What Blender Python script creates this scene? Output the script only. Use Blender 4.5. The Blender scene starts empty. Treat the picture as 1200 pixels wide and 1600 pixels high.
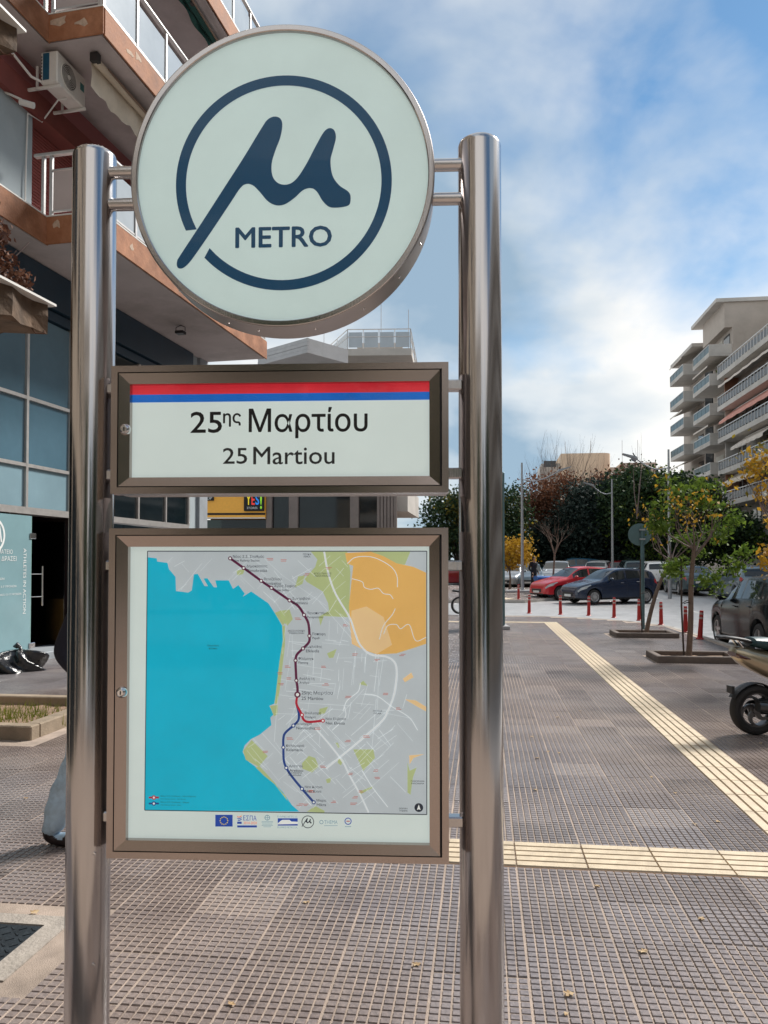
import bpy, math, random
from mathutils import Vector, Matrix
import numpy as np
R = math.radians
scene = bpy.context.scene
col = scene.collection

# ---------------------------------------------------------------- camera
F_PX, W_PX, H_PX = 1220.0, 1200.0, 1600.0     # focal length and frame, in photo pixels
CAM_H, TILT = 1.65, math.atan(31/1220.0)
PY0 = 851.0                                   # principal point row (the photo is cropped a little)
cd = bpy.data.cameras.new('camera')
cd.sensor_fit = 'VERTICAL'; cd.sensor_height = 36.0
cd.lens = F_PX/H_PX*36.0
cd.shift_y = (PY0-H_PX/2)/H_PX
cd.clip_start = 0.05; cd.clip_end = 3000
cam = bpy.data.objects.new('camera', cd); col.objects.link(cam)
cam.location = (0, 0, CAM_H); cam.rotation_euler = (math.pi/2+TILT, 0, 0)
scene.camera = cam

# ---------------------------------------------------------------- world: sky with broken cloud
SUN_AZ, SUN_EL = R(52), R(44)                 # sun ahead to the right, out of frame, veiled by cloud
world = bpy.data.worlds.new('World'); scene.world = world; world.use_nodes = True
nt = world.node_tree; nt.nodes.clear()
def WN(t, **kw):
    n = nt.nodes.new(t)
    for k, v in kw.items(): setattr(n, k, v)
    return n
def wl(a, b): nt.links.new(a, b)
out = WN('ShaderNodeOutputWorld'); bg = WN('ShaderNodeBackground')
sky = WN('ShaderNodeTexSky', sky_type='NISHITA', sun_disc=False, sun_elevation=SUN_EL, sun_rotation=SUN_AZ)
sky.air_density = 1.0; sky.dust_density = 0.15; sky.ozone_density = 1.5
tc = WN('ShaderNodeTexCoord'); sx = WN('ShaderNodeSeparateXYZ'); wl(tc.outputs['Generated'], sx.inputs[0])
def wm(op, a, b=None, c=None, clamp=False):
    n = WN('ShaderNodeMath', operation=op); n.use_clamp = clamp
    for i, v in enumerate((a, b, c)):
        if v is None: continue
        if isinstance(v, (int, float)): n.inputs[i].default_value = v
        else: wl(v, n.inputs[i])
    return n.outputs[0]
den = wm('ADD', wm('MAXIMUM', sx.outputs[2], 0.0), 0.42)
cmb = WN('ShaderNodeCombineXYZ')
wl(wm('DIVIDE', sx.outputs[0], den), cmb.inputs[0]); wl(wm('DIVIDE', sx.outputs[1], den), cmb.inputs[1])
def wnoise(scale, detail, rough, off, dist=0.0):
    mp = WN('ShaderNodeMapping'); mp.inputs['Location'].default_value = off; wl(cmb.outputs[0], mp.inputs[0])
    n = WN('ShaderNodeTexNoise'); n.inputs['Scale'].default_value = scale; n.inputs['Detail'].default_value = detail
    n.inputs['Roughness'].default_value = rough; n.inputs['Distortion'].default_value = dist
    wl(mp.outputs[0], n.inputs['Vector']); return n.outputs['Fac']
def wramp(fac, stops):
    r = WN('ShaderNodeValToRGB'); e = r.color_ramp.elements
    while len(e) < len(stops): e.new(0.5)
    for el, (p, c) in zip(e, stops): el.position = p; el.color = (*c, 1) if len(c) == 3 else c
    wl(fac, r.inputs[0]); return r.outputs[0]
SKY_OFF = (0.9, 5.6, 0.0)
big = wnoise(1.2, 6, 0.50, SKY_OFF, 0.2)
fine = wnoise(3.2, 7, 0.55, (7.7, 2.2, 1.0), 0.3)
cov = wm('ADD', wm('MULTIPLY', big, 0.78), wm('MULTIPLY', fine, 0.22))
mask = wramp(cov, [(0.37, (0, 0, 0)), (0.485, (1, 1, 1))])
shade = wnoise(1.6, 6, 0.48, (1.3, 9.1, 4.0), 0.2)
ccol = wramp(shade, [(0.36, (0.21, 0.29, 0.37)), (0.46, (0.45, 0.485, 0.51)), (0.56, (0.66, 0.64, 0.605))])
skym = WN('ShaderNodeMix', data_type='RGBA', blend_type='MULTIPLY'); skym.inputs[0].default_value = 1.0
wl(sky.outputs[0], skym.inputs['A']); skym.inputs['B'].default_value = (0.052, 0.070, 0.074, 1)
mix = WN('ShaderNodeMix', data_type='RGBA')
wl(wm('MULTIPLY', mask, 0.93), mix.inputs[0]); wl(skym.outputs['Result'], mix.inputs['A']); wl(ccol, mix.inputs['B'])
wl(mix.outputs['Result'], bg.inputs[0]); bg.inputs[1].default_value = 1.0
wl(bg.outputs[0], out.inputs[0])

# ---------------------------------------------------------------- sun (soft, through cloud)
sd = bpy.data.lights.new('sun', 'SUN'); sd.energy = 3.4; sd.angle = R(12); sd.color = (1.0, 0.95, 0.88)
sun = bpy.data.objects.new('sun', sd); col.objects.link(sun)
_sv = Vector((math.sin(SUN_AZ)*math.cos(SUN_EL), math.cos(SUN_AZ)*math.cos(SUN_EL), math.sin(SUN_EL)))
sun.rotation_euler = (-_sv).to_track_quat('-Z', 'Y').to_euler(); sun.location = _sv*60
scene.view_settings.view_transform = 'Standard'; scene.view_settings.look = 'None'
scene.view_settings.exposure = 0.75; scene.view_settings.gamma = 1.0
scene.cycles.max_bounces = 6; scene.cycles.transparent_max_bounces = 12
scene.cycles.caustics_reflective = False; scene.cycles.caustics_refractive = False

# ---------------------------------------------------------------- materials
MATS = {}
def mat(name, c, rough=0.6, metal=0.0, var=0.12, scale=8.0, bump=0.0, bscale=60.0, c2=None, stain=0.0, spec=0.5,
        emit=0.0, coat=0.0, stretch=None, aniso=0.0, trans=0.0):
    """procedural Principled material: base colour broken up by noise, optional second colour, stains and fine relief"""
    if name in MATS: return MATS[name]
    m = bpy.data.materials.new(name); m.use_nodes = True; t = m.node_tree; b = t.nodes['Principled BSDF']
    N = lambda ty: t.nodes.new(ty)
    tc_ = N('ShaderNodeTexCoord'); vec = tc_.outputs['Object']
    if stretch:
        mp = N('ShaderNodeMapping'); mp.inputs['Scale'].default_value = stretch; t.links.new(vec, mp.inputs[0]); vec = mp.outputs[0]
    nz = N('ShaderNodeTexNoise'); nz.inputs['Scale'].default_value = scale; nz.inputs['Detail'].default_value = 6
    nz.inputs['Roughness'].default_value = 0.62; t.links.new(vec, nz.inputs['Vector'])
    r = N('ShaderNodeValToRGB'); e = r.color_ramp.elements
    ca = tuple(max(0, x*(1-var)) for x in c); cb = tuple(min(1, x*(1+var)) for x in (c2 or c))
    e[0].position = 0.3; e[0].color = (*ca, 1); e[1].position = 0.7; e[1].color = (*cb, 1)
    t.links.new(nz.outputs['Fac'], r.inputs[0]); cout = r.outputs[0]
    if stain > 0:
        n2 = N('ShaderNodeTexNoise'); n2.inputs['Scale'].default_value = scale*0.23; n2.inputs['Detail'].default_value = 9
        n2.inputs['Roughness'].default_value = 0.7; t.links.new(vec, n2.inputs['Vector'])
        r2 = N('ShaderNodeValToRGB'); r2.color_ramp.elements[0].position = 0.46; r2.color_ramp.elements[1].position = 0.7
        r2.color_ramp.elements[0].color = (1, 1, 1, 1); r2.color_ramp.elements[1].color = (1-stain, 1-stain, 1-stain*1.05, 1)
        t.links.new(n2.outputs['Fac'], r2.inputs[0])
        mx = N('ShaderNodeMix'); mx.data_type = 'RGBA'; mx.blend_type = 'MULTIPLY'; mx.inputs[0].default_value = 1
        t.links.new(cout, mx.inputs['A']); t.links.new(r2.outputs[0], mx.inputs['B']); cout = mx.outputs['Result']
    t.links.new(cout, b.inputs['Base Color'])
    b.inputs['Metallic'].default_value = metal; b.inputs['Specular IOR Level'].default_value = spec
    mr = N('ShaderNodeMapRange'); mr.inputs['To Min'].default_value = max(0.02, rough*0.85); mr.inputs['To Max'].default_value = min(1, rough*1.15)
    t.links.new(nz.outputs['Fac'], mr.inputs['Value']); t.links.new(mr.outputs[0], b.inputs['Roughness'])
    if bump > 0:
        n3 = N('ShaderNodeTexNoise'); n3.inputs['Scale'].default_value = bscale; n3.inputs['Detail'].default_value = 5
        t.links.new(vec, n3.inputs['Vector'])
        bp = N('ShaderNodeBump'); bp.inputs['Strength'].default_value = bump; bp.inputs['Distance'].default_value = 0.02
        t.links.new(n3.outputs['Fac'], bp.inputs['Height']); t.links.new(bp.outputs[0], b.inputs['Normal'])
    if emit > 0:
        t.links.new(cout, b.inputs['Emission Color']); b.inputs['Emission Strength'].default_value = emit
    if coat > 0: b.inputs['Coat Weight'].default_value = coat; b.inputs['Coat Roughness'].default_value = 0.04
    if aniso > 0: b.inputs['Anisotropic'].default_value = aniso
    MATS[name] = m; return m
def glass(name, tint=(1, 1, 1), rough=0.02, ior=1.45):
    """clear pane: reflects by Fresnel, otherwise lets the view through"""
    if name in MATS: return MATS[name]
    m = bpy.data.materials.new(name); m.use_nodes = True; t = m.node_tree; t.nodes.clear()
    o = t.nodes.new('ShaderNodeOutputMaterial'); mx = t.nodes.new('ShaderNodeMixShader'); fr = t.nodes.new('ShaderNodeFresnel')
    tr = t.nodes.new('ShaderNodeBsdfTransparent'); gl = t.nodes.new('ShaderNodeBsdfGlossy')
    nz = t.nodes.new('ShaderNodeTexNoise'); nz.inputs['Scale'].default_value = 1.2
    mr = t.nodes.new('ShaderNodeMapRange'); mr.inputs['To Min'].default_value = rough*0.6; mr.inputs['To Max'].default_value = rough*1.8
    t.links.new(nz.outputs['Fac'], mr.inputs['Value']); t.links.new(mr.outputs[0], gl.inputs['Roughness'])
    fr.inputs[0].default_value = ior; tr.inputs[0].default_value = (*tint, 1)
    t.links.new(fr.outputs[0], mx.inputs[0]); t.links.new(tr.outputs[0], mx.inputs[1]); t.links.new(gl.outputs[0], mx.inputs[2])
    t.links.new(mx.outputs[0], o.inputs[0]); MATS[name] = m; return m

# ---------------------------------------------------------------- geometry helpers
class MB:
    """collects shapes for ONE mesh object"""
    def __init__(s): s.v = []; s.f = []; s.m = []; s.sm = []
    def add(s, vs, fs, mi=0, smooth=False):
        o = len(s.v); s.v += [tuple(p) for p in vs]
        for f in fs: s.f.append(tuple(i+o for i in f)); s.m.append(mi); s.sm.append(smooth)
        return s
    def box(s, x0, x1, y0, y1, z0, z1, mi=0, M=None):
        vs = [(x, y, z) for z in (z0, z1) for y in (y0, y1) for x in (x0, x1)]
        if M is not None: vs = [M @ Vector(p) for p in vs]
        return s.add(vs, [(0, 2, 3, 1), (4, 5, 7, 6), (0, 1, 5, 4), (2, 6, 7, 3), (0, 4, 6, 2), (1, 3, 7, 5)], mi)
    def bbox(s, x0, x1, y0, y1, z0, z1, c=0.01, mi=0, M=None):
        """box with chamfered edges"""
        c = min(c, (x1-x0)*.45, (y1-y0)*.45, (z1-z0)*.45); vs = []; 
        for sx_ in (0, 1):
            for sy_ in (0, 1):
                for sz_ in (0, 1):
                    X, Y, Z = (x1 if sx_ else x0), (y1 if sy_ else y0), (z1 if sz_ else z0)
                    dx, dy, dz = (-c if sx_ else c), (-c if sy_ else c), (-c if sz_ else c)
                    vs += [(X, Y+dy, Z+dz), (X+dx, Y, Z+dz), (X+dx, Y+dy, Z)]
        def I(a, b, d, k): return (a*4+b*2+d)*3+k
        fs = []
        for a in (0, 1):
            q = [I(a, 0, 0, 0), I(a, 1, 0, 0), I(a, 1, 1, 0), I(a, 0, 1, 0)]; fs.append(q if a else q[::-1])
            q = [I(0, a, 0, 1), I(0, a, 1, 1), I(1, a, 1, 1), I(1, a, 0, 1)]; fs.append(q if a else q[::-1])
            q = [I(0, 0, a, 2), I(1, 0, a, 2), I(1, 1, a, 2), I(0, 1, a, 2)]; fs.append(q if a else q[::-1])
        for a in (0, 1):
            for b in (0, 1):
                e = (a+b) % 2
                q = [I(a, b, 0, 0), I(a, b, 0, 1), I(a, b, 1, 1), I(a, b, 1, 0)]; fs.append(q if e else q[::-1])
                q = [I(a, 0, b, 0), I(a, 1, b, 0), I(a, 1, b, 2), I(a, 0, b, 2)]; fs.append(q[::-1] if e == 0 else q)
                q = [I(0, a, b, 1), I(1, a, b, 1), I(1, a, b, 2), I(0, a, b, 2)]; fs.append(q if e == 0 else q[::-1])
                for d in (0, 1):
                    pass
        for a in (0, 1):
            for b in (0, 1):
                for d in (0, 1):
                    q = [I(a, b, d, 0), I(a, b, d, 1), I(a, b, d, 2)]; fs.append(q if (a+b+d) % 2 else q[::-1])
        if M is not None: vs = [M @ Vector(p) for p in vs]
        return s.add(vs, fs, mi)
    def prism(s, poly, a, b, axis='z', mi=0, M=None, cap=True):
        """extrude a 2-D outline between a and b along an axis ('z': xy, 'y': xz, 'x': yz)"""
        n = len(poly)
        def P(p, h): return {'z': (p[0], p[1], h), 'y': (p[0], h, p[1]), 'x': (h, p[0], p[1])}[axis]
        vs = [P(p, a) for p in poly]+[P(p, b) for p in poly]
        if M is not None: vs = [M @ Vector(p) for p in vs]
        fs = [(i, (i+1) % n, n+(i+1) % n, n+i) for i in range(n)]
        if cap: fs += [tuple(range(n))[::-1], tuple(range(n, 2*n))]
        return s.add(vs, fs, mi)
    def tube(s, pts, r, n=8, mi=0, cap=True, smooth=True):
        pts = [Vector(p) for p in pts]; rs = r if isinstance(r, (list, tuple)) else [r]*len(pts)
        vs = []; up = None
        for i, p in enumerate(pts):
            d = (pts[min(i+1, len(pts)-1)]-pts[max(i-1, 0)]).normalized()
            if up is None: up = Vector((0, 0, 1)) if abs(d.z) < 0.9 else Vector((1, 0, 0))
            a = d.cross(up).normalized(); b = a.cross(d).normalized(); up = b
            for k in range(n):
                t = 2*math.pi*k/n; vs.append(p+a*(math.cos(t)*rs[i])+b*(math.sin(t)*rs[i]))
        fs = [(i*n+k, i*n+(k+1) % n, (i+1)*n+(k+1) % n, (i+1)*n+k) for i in range(len(pts)-1) for k in range(n)]
        s.add(vs, fs, mi, smooth)
        if cap:
            s.add(vs[:n], [tuple(range(n))], mi); s.add(vs[-n:], [tuple(range(n))[::-1]], mi)
        return s
    def lathe(s, prof, n=24, mi=0, M=None, smooth=True, closed=False):
        """profile (radius, height) turned about z"""
        vs = [(r*math.cos(2*math.pi*k/n), r*math.sin(2*math.pi*k/n), z) for r, z in prof for k in range(n)]
        if M is not None: vs = [M @ Vector(p) for p in vs]
        L = len(prof); fs = [(i*n+k, i*n+(k+1) % n, ((i+1) % L)*n+(k+1) % n, ((i+1) % L)*n+k) for i in range(L if closed else L-1) for k in range(n)]
        return s.add(vs, fs, mi, smooth)
    def mesh(s, name, mats, sharp=35):
        me = bpy.data.meshes.new(name); me.from_pydata(s.v, [], s.f)
        for m_ in (mats if isinstance(mats, (list, tuple)) else [mats]): me.materials.append(m_)
        me.polygons.foreach_set('material_index', s.m); me.polygons.foreach_set('use_smooth', s.sm)
        me.update()
        if any(s.sm): me.set_sharp_from_angle(angle=R(sharp))
        return me
    def build(s, name, mats, parent=None, loc=None, rot=None, sharp=35):
        return link(bpy.data.objects.new(name, s.mesh(name, mats, sharp)), parent, loc, rot)
def link(o, parent=None, loc=None, rot=None):
    col.objects.link(o)
    if parent is not None: o.parent = parent
    if loc is not None: o.location = loc
    if rot is not None: o.rotation_euler = rot
    return o
def tag(o, label=None, cat=None, group=None, kind=None):
    for k, v in (('label', label), ('category', cat), ('group', group), ('kind', kind)):
        if v: o[k] = v
    return o
def thing(name, label, cat, loc=(0, 0, 0), rz=0.0, group=None):
    o = bpy.data.objects.new(name, None); o.empty_display_size = 0.2; col.objects.link(o)
    o.location = loc; o.rotation_euler = (0, 0, rz); return tag(o, label, cat, group)
def copy_tree(o, parent=None):
    c = o.copy(); col.objects.link(c); c.parent = parent
    for ch in o.children: copy_tree(ch, c)
    return c
def smooth_closed(pts, k=6):
    out_ = []; n = len(pts)
    for i in range(n):
        p0, p1, p2, p3 = (np.array(pts[(i+j-1) % n], float) for j in range(4))
        for q in range(k):
            t = q/k; out_.append(tuple(0.5*((2*p1)+(-p0+p2)*t+(2*p0-5*p1+4*p2-p3)*t*t+(-p0+3*p1-3*p2+p3)*t**3)))
    return out_
def smooth_open(pts, k=6):
    pts = [np.array(p, float) for p in pts]; P_ = [2*pts[0]-pts[1]]+pts+[2*pts[-1]-pts[-2]]; out_ = []
    for i in range(1, len(P_)-2):
        p0, p1, p2, p3 = P_[i-1:i+3]
        for q in range(k):
            t = q/k; out_.append(tuple(0.5*((2*p1)+(-p0+p2)*t+(2*p0-5*p1+4*p2-p3)*t*t+(-p0+3*p1-3*p2+p3)*t**3)))
    out_.append(tuple(pts[-1])); return out_
_txt = {}
def text_geo(s, bold=0.0):
    """flat triangles of a line of lettering, fitted to the unit square: verts, faces, aspect"""
    key = (s, bold)
    if key not in _txt:
        cu = bpy.data.curves.new('lettering', 'FONT'); cu.body = s; cu.offset = bold; cu.resolution_u = 3; cu.dimensions = '2D'; cu.fill_mode = 'BOTH'
        ob = bpy.data.objects.new('lettering', cu); col.objects.link(ob)
        dg = bpy.context.evaluated_depsgraph_get(); me = bpy.data.meshes.new_from_object(ob.evaluated_get(dg))
        v = np.array([q.co[:] for q in me.vertices]); f = [tuple(p.vertices) for p in me.polygons]
        bpy.data.objects.remove(ob); bpy.data.curves.remove(cu); bpy.data.meshes.remove(me)
        lo, hi = v.min(0), v.max(0); sz = np.maximum(hi-lo, 1e-6)
        _txt[key] = ((v-lo)[:, :2]/sz[:2], f, sz[0]/sz[1])
    return _txt[key]
def put_text(mb, s, x0, x1, z0, z1, y, mi=0, bold=0.0, place=None):
    """lettering filling x0..x1, z0..z1 on a plane at depth y (x1 None: keeps its aspect)"""
    v, f, asp = text_geo(s, bold)
    if x1 is None: x1 = x0+(z1-z0)*asp
    vs = [(x0+p[0]*(x1-x0), y, z0+p[1]*(z1-z0)) for p in v]
    if place: vs = [place(p) for p in vs]
    mb.add(vs, f, mi)
# ================================================================ GROUND
GA = R(7.2); GV = Vector((math.sin(GA), math.cos(GA), 0)); GW = Vector((math.cos(GA), -math.sin(GA), 0))   # paving grid: along / across the street
def G(w, v, z=0.0): p = GW*w+GV*v; return Vector((p.x, p.y, z))
def road_z(y):
    """the street climbs gently beyond the crossing"""
    t = max(0.0, y-22.0); s_ = 0.02*(t-3*(1-math.exp(-t/3))) if t > 0 else 0.0
    return -0.15+min(s_, 1.25)
T = 0.385; W0, V0 = 0.179, 4.75-T*200            # tile module and a joint of the grid

asphalt = mat('asphalt', (0.36, 0.36, 0.365), rough=0.4, var=0.2, scale=3.0, bump=0.35, bscale=90, stain=0.2)
ys = [-120, -60, -20, 0, 10, 18]+[20+i*2 for i in range(40)]+[105, 120, 160, 240, 400]
xs = [-200, -60, -25, -10, 0, 10, 25, 60, 200]
mb = MB(); vs = [(x, y, road_z(y)) for y in ys for x in xs]; n = len(xs)
mb.add(vs, [(j*n+i, j*n+i+1, (j+1)*n+i+1, (j+1)*n+i) for j in range(len(ys)-1) for i in range(n-1)], 0, True)
tag(mb.build('road', asphalt), kind='structure')

# ---- pavement slab (its top is the sandy bed between the raised blocks of the tiles)
def kerb_outline():
    pts = [(-9.6, -14.0), (6.2, -14.0)]                       # (w, v)
    pts += [(4.95, -8.0), (4.95, 0.0), (4.95, 8.0), (4.95, 14.0), (4.95, 18.0)]
    for k in range(1, 10):
        a = R(90*k/9.0); pts.append((4.95-4.0*(1-math.cos(a)), 20.6+4.9*math.sin(a)))
    pts += [(-2.0, 25.7), (-9.6, 25.8)]
    return pts
pts = [(-12.5, -14.0), (4.95, -14.0)]+kerb_outline()[2:]; pts[-1] = (-12.5, 25.8)
KERB = [G(w, v) for w, v in pts]
bed = mat('paving_bed', (0.40, 0.32, 0.265), rough=0.9, var=0.25, scale=5, bump=0.4, bscale=200, stain=0.3)
mb = MB(); mb.prism([(p.x, p.y) for p in KERB], -0.4, -0.0055)
pavement = tag(mb.build('pavement', bed), kind='structure')

def paving_mat(name, flat=False):
    """block-paving tile: colour differs from tile to tile, tops worn and dusty"""
    m = bpy.data.materials.new(name); m.use_nodes = True; t = m.node_tree; b = t.nodes['Principled BSDF']; L = t.links.new
    N = lambda ty, **k: (lambda n_: [setattr(n_, a, v) for a, v in k.items()] and n_ or n_)(t.nodes.new(ty))
    geo = N('ShaderNodeNewGeometry'); rot = N('ShaderNodeVectorRotate', rotation_type='Z_AXIS'); rot.inputs['Angle'].default_value = GA
    L(geo.outputs['Position'], rot.inputs['Vector'])
    sub = N('ShaderNodeVectorMath', operation='SUBTRACT'); sub.inputs[1].default_value = (W0, V0, 0); L(rot.outputs[0], sub.inputs[0])
    dv = N('ShaderNodeVectorMath', operation='DIVIDE'); dv.inputs[1].default_value = (T, T, 1); L(sub.outputs[0], dv.inputs[0])
    fl = N('ShaderNodeVectorMath', operation='FLOOR'); L(dv.outputs[0], fl.inputs[0])
    sp = N('ShaderNodeSeparateXYZ'); L(fl.outputs[0], sp.inputs[0]); cb = N('ShaderNodeCombineXYZ'); L(sp.outputs[0], cb.inputs[0]); L(sp.outputs[1], cb.inputs[1])
    wn = N('ShaderNodeTexWhiteNoise', noise_dimensions='2D'); L(cb.outputs[0], wn.inputs['Vector'])
    r = N('ShaderNodeValToRGB'); e = r.color_ramp.elements; e[0].color = (0.10, 0.083, 0.08, 1); e[1].color = (0.165, 0.138, 0.132, 1); e[1].position = 0.07; q_ = e.new(0.90); q_.color = (0.215, 0.19, 0.19, 1); q_ = e.new(0.97); q_.color = (0.30, 0.265, 0.25, 1); L(wn.outputs['Value'], r.inputs[0])
    n1 = N('ShaderNodeTexNoise'); n1.inputs['Scale'].default_value = 1.1; n1.inputs['Detail'].default_value = 8; n1.inputs['Roughness'].default_value = 0.7; L(geo.outputs['Position'], n1.inputs['Vector'])
    r1 = N('ShaderNodeValToRGB'); r1.color_ramp.elements[0].position = 0.35; r1.color_ramp.elements[1].position = 0.72
    r1.color_ramp.elements[0].color = (0, 0, 0, 1); r1.color_ramp.elements[1].color = (0.75, 0.75, 0.75, 1); L(n1.outputs['Fac'], r1.inputs[0])
    dust = N('ShaderNodeMix', data_type='RGBA'); L(r1.outputs[0], dust.inputs[0]); L(r.outputs[0], dust.inputs['A']); dust.inputs['B'].default_value = (0.36, 0.315, 0.29, 1)
    n2 = N('ShaderNodeTexNoise'); n2.inputs['Scale'].default_value = 55; n2.inputs['Detail'].default_value = 4; L(geo.outputs['Position'], n2.inputs['Vector'])
    r2 = N('ShaderNodeValToRGB'); r2.color_ramp.elements[0].position = 0.3; r2.color_ramp.elements[1].position = 0.75
    r2.color_ramp.elements[0].color = (0.72, 0.72, 0.72, 1); r2.color_ramp.elements[1].color = (1.25, 1.22, 1.2, 1); L(n2.outputs['Fac'], r2.inputs[0])
    ml = N('ShaderNodeMix', data_type='RGBA', blend_type='MULTIPLY'); ml.inputs[0].default_value = 1; L(dust.outputs['Result'], ml.inputs['A']); L(r2.outputs[0], ml.inputs['B'])
    n4 = N('ShaderNodeTexNoise'); n4.inputs['Scale'].default_value = 0.22; n4.inputs['Detail'].default_value = 3; L(geo.outputs['Position'], n4.inputs['Vector'])
    r4 = N('ShaderNodeValToRGB'); r4.color_ramp.elements[0].position = 0.38; r4.color_ramp.elements[1].position = 0.62; r4.color_ramp.elements[0].color = (1.03, 0.94, 0.87, 1); r4.color_ramp.elements[1].color = (0.90, 0.96, 1.05, 1); L(n4.outputs['Fac'], r4.inputs[0])
    m4 = N('ShaderNodeMix', data_type='RGBA', blend_type='MULTIPLY'); m4.inputs[0].default_value = 1; L(ml.outputs['Result'], m4.inputs['A']); L(r4.outputs[0], m4.inputs['B'])
    vo = N('ShaderNodeTexVoronoi'); vo.inputs['Scale'].default_value = 3.1; vo.inputs['Randomness'].default_value = 1.0; L(geo.outputs['Position'], vo.inputs['Vector'])
    r5 = N('ShaderNodeValToRGB'); r5.color_ramp.elements[0].position = 0.045; r5.color_ramp.elements[1].position = 0.075; r5.color_ramp.elements[0].color = (0.55, 0.55, 0.55, 1); r5.color_ramp.elements[1].color = (1, 1, 1, 1); L(vo.outputs['Distance'], r5.inputs[0])
    m5 = N('ShaderNodeMix', data_type='RGBA', blend_type='MULTIPLY'); m5.inputs[0].default_value = 1; L(m4.outputs['Result'], m5.inputs['A']); L(r5.outputs[0], m5.inputs['B'])
    cout = m5.outputs['Result']
    b.inputs['Roughness'].default_value = 0.27
    bp = N('ShaderNodeBump'); bp.inputs['Strength'].default_value = 0.5; bp.inputs['Distance'].default_value = 0.005
    if flat:
        fr = N('ShaderNodeVectorMath', operation='FRACTION'); sc_ = N('ShaderNodeVectorMath', operation='SCALE'); sc_.inputs['Scale'].default_value = 9.0
        L(dv.outputs[0], sc_.inputs[0]); L(sc_.outputs[0], fr.inputs[0]); s2 = N('ShaderNodeSeparateXYZ'); L(fr.outputs[0], s2.inputs[0])
        def edge(o):
            a = N('ShaderNodeMath', operation='PINGPONG'); a.inputs[1].default_value = 0.5; L(o, a.inputs[0])
            c_ = N('ShaderNodeMapRange'); c_.inputs['From Min'].default_value = 0.05; c_.inputs['From Max'].default_value = 0.13; L(a.outputs[0], c_.inputs['Value']); return c_.outputs[0]
        mn = N('ShaderNodeMath', operation='MINIMUM'); L(edge(s2.outputs[0]), mn.inputs[0]); L(edge(s2.outputs[1]), mn.inputs[1])
        gm = N('ShaderNodeMix', data_type='RGBA'); L(mn.outputs[0], gm.inputs[0]); gm.inputs['A'].default_value = (0.17, 0.15, 0.145, 1); L(cout, gm.inputs['B']); cout = gm.outputs['Result']
        bp.inputs['Strength'].default_value = 0.9; bp.inputs['Distance'].default_value = 0.008; L(mn.outputs[0], bp.inputs['Height'])
    else:
        L(n2.outputs['Fac'], bp.inputs['Height'])
    L(cout, b.inputs['Base Color']); L(bp.outputs[0], b.inputs['Normal'])
    return m
pave = paving_mat('paving_block'); pave_far = paving_mat('paving_far', True)
tact = mat('tactile_yellow', (0.60, 0.495, 0.355), rough=0.6, var=0.18, scale=9, bump=0.25, bscale=150, stain=0.45)

def inside(p, poly=[(q.x, q.y) for q in KERB]):
    x, y = p[0], p[1]; c = False
    for i in range(len(poly)):
        (x1, y1), (x2, y2) = poly[i], poly[i-1]
        if (y1 > y) != (y2 > y) and x < (x2-x1)*(y-y1)/(y2-y1)+x1: c = not c
    return c
# one tile: 8 x 8 raised blocks on the bed (shared mesh)
NBk = 9; JT = .004                                    # blocks per tile side, sandy joint between tiles
p8 = (T-JT)/NBk
def tile_arrays():
    v = []; f = []
    for a in range(NBk):
        for b_ in range(NBk):
            cx, cy = JT/2+(a+.5)*p8, JT/2+(b_+.5)*p8; hb, ht, gb_, gt = p8*.415, p8*.375, p8*.485, p8*.375; o = len(v)
            v += [(cx-hb, cy-gb_, -.009), (cx+hb, cy-gb_, -.009), (cx+hb, cy+gb_, -.009), (cx-hb, cy+gb_, -.009),
                  (cx-ht, cy-gt, 0), (cx+ht, cy-gt, 0), (cx+ht, cy+gt, 0), (cx-ht, cy+gt, 0)]
            f += [(o+4, o+5, o+6, o+7), (o, o+1, o+5, o+4), (o+1, o+2, o+6, o+5), (o+2, o+3, o+7, o+6), (o+3, o, o+4, o+7)]
    return np.array(v), f
TV, TF = tile_arrays()
tile_me = bpy.data.meshes.new('tile'); tile_me.from_pydata([tuple(p) for p in TV], [], TF); tile_me.materials.append(pave)
# rows/columns of the grid that the tactile bands, pits and the cover take up
LONG_I = 4                                         # tile column of the long tactile band
CROSS_J = 199; FAR_J = 246
PITS = [((5.36, 13.55), 1.42, 0.95), ((5.98, 18.05), 1.38, 0.95), ((-4.25, 8.35), 2.1, 1.7)]   # tree pits: centre (x, y), size across, size along
HATCH = ((-1.90, 3.47), 0.62, 0.36)
def blocked(x, y):
    for (c, a, b_) in PITS+[HATCH]:
        d = Vector((x-c[0], y-c[1], 0))
        if abs(d.dot(GW)) < a/2+.12 and abs(d.dot(GV)) < b_/2+.12: return True
    return False
def vis(x, y):
    """is this ground point inside the photograph's frame and not behind the sign's map box"""
    if y < 1.2: return False
    px = 600+F_PX*x/y; py = 882+F_PX*CAM_H/y
    return -60 < px < 1260 and py < 1640 and not (190 < px < 700 and py < 1335)
rng = random.Random(5)
cells = []
for j in range(190, 260):
    for i in range(-34, 16):
        w, v = W0+i*T, V0+j*T; c = G(w+T/2, v+T/2)
        if not all(inside(G(w+a*T, v+b_*T)) for a in (0, 1) for b_ in (0, 1)): continue
        if c.y < 0.5 or c.x < -9.5: continue
        if i == LONG_I and j >= CROSS_J+1 and j <= FAR_J: continue
        if j == CROSS_J and i >= -1 or (j == FAR_J and -16 < i < LONG_I): continue
        if blocked(c.x, c.y): continue
        cells.append((i, j, c))
near = sorted([q for q in cells if vis(q[2].x, q[2].y)], key=lambda q: q[2].y)[:300]
nearset = {(q[0], q[1]) for q in near}
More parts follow.
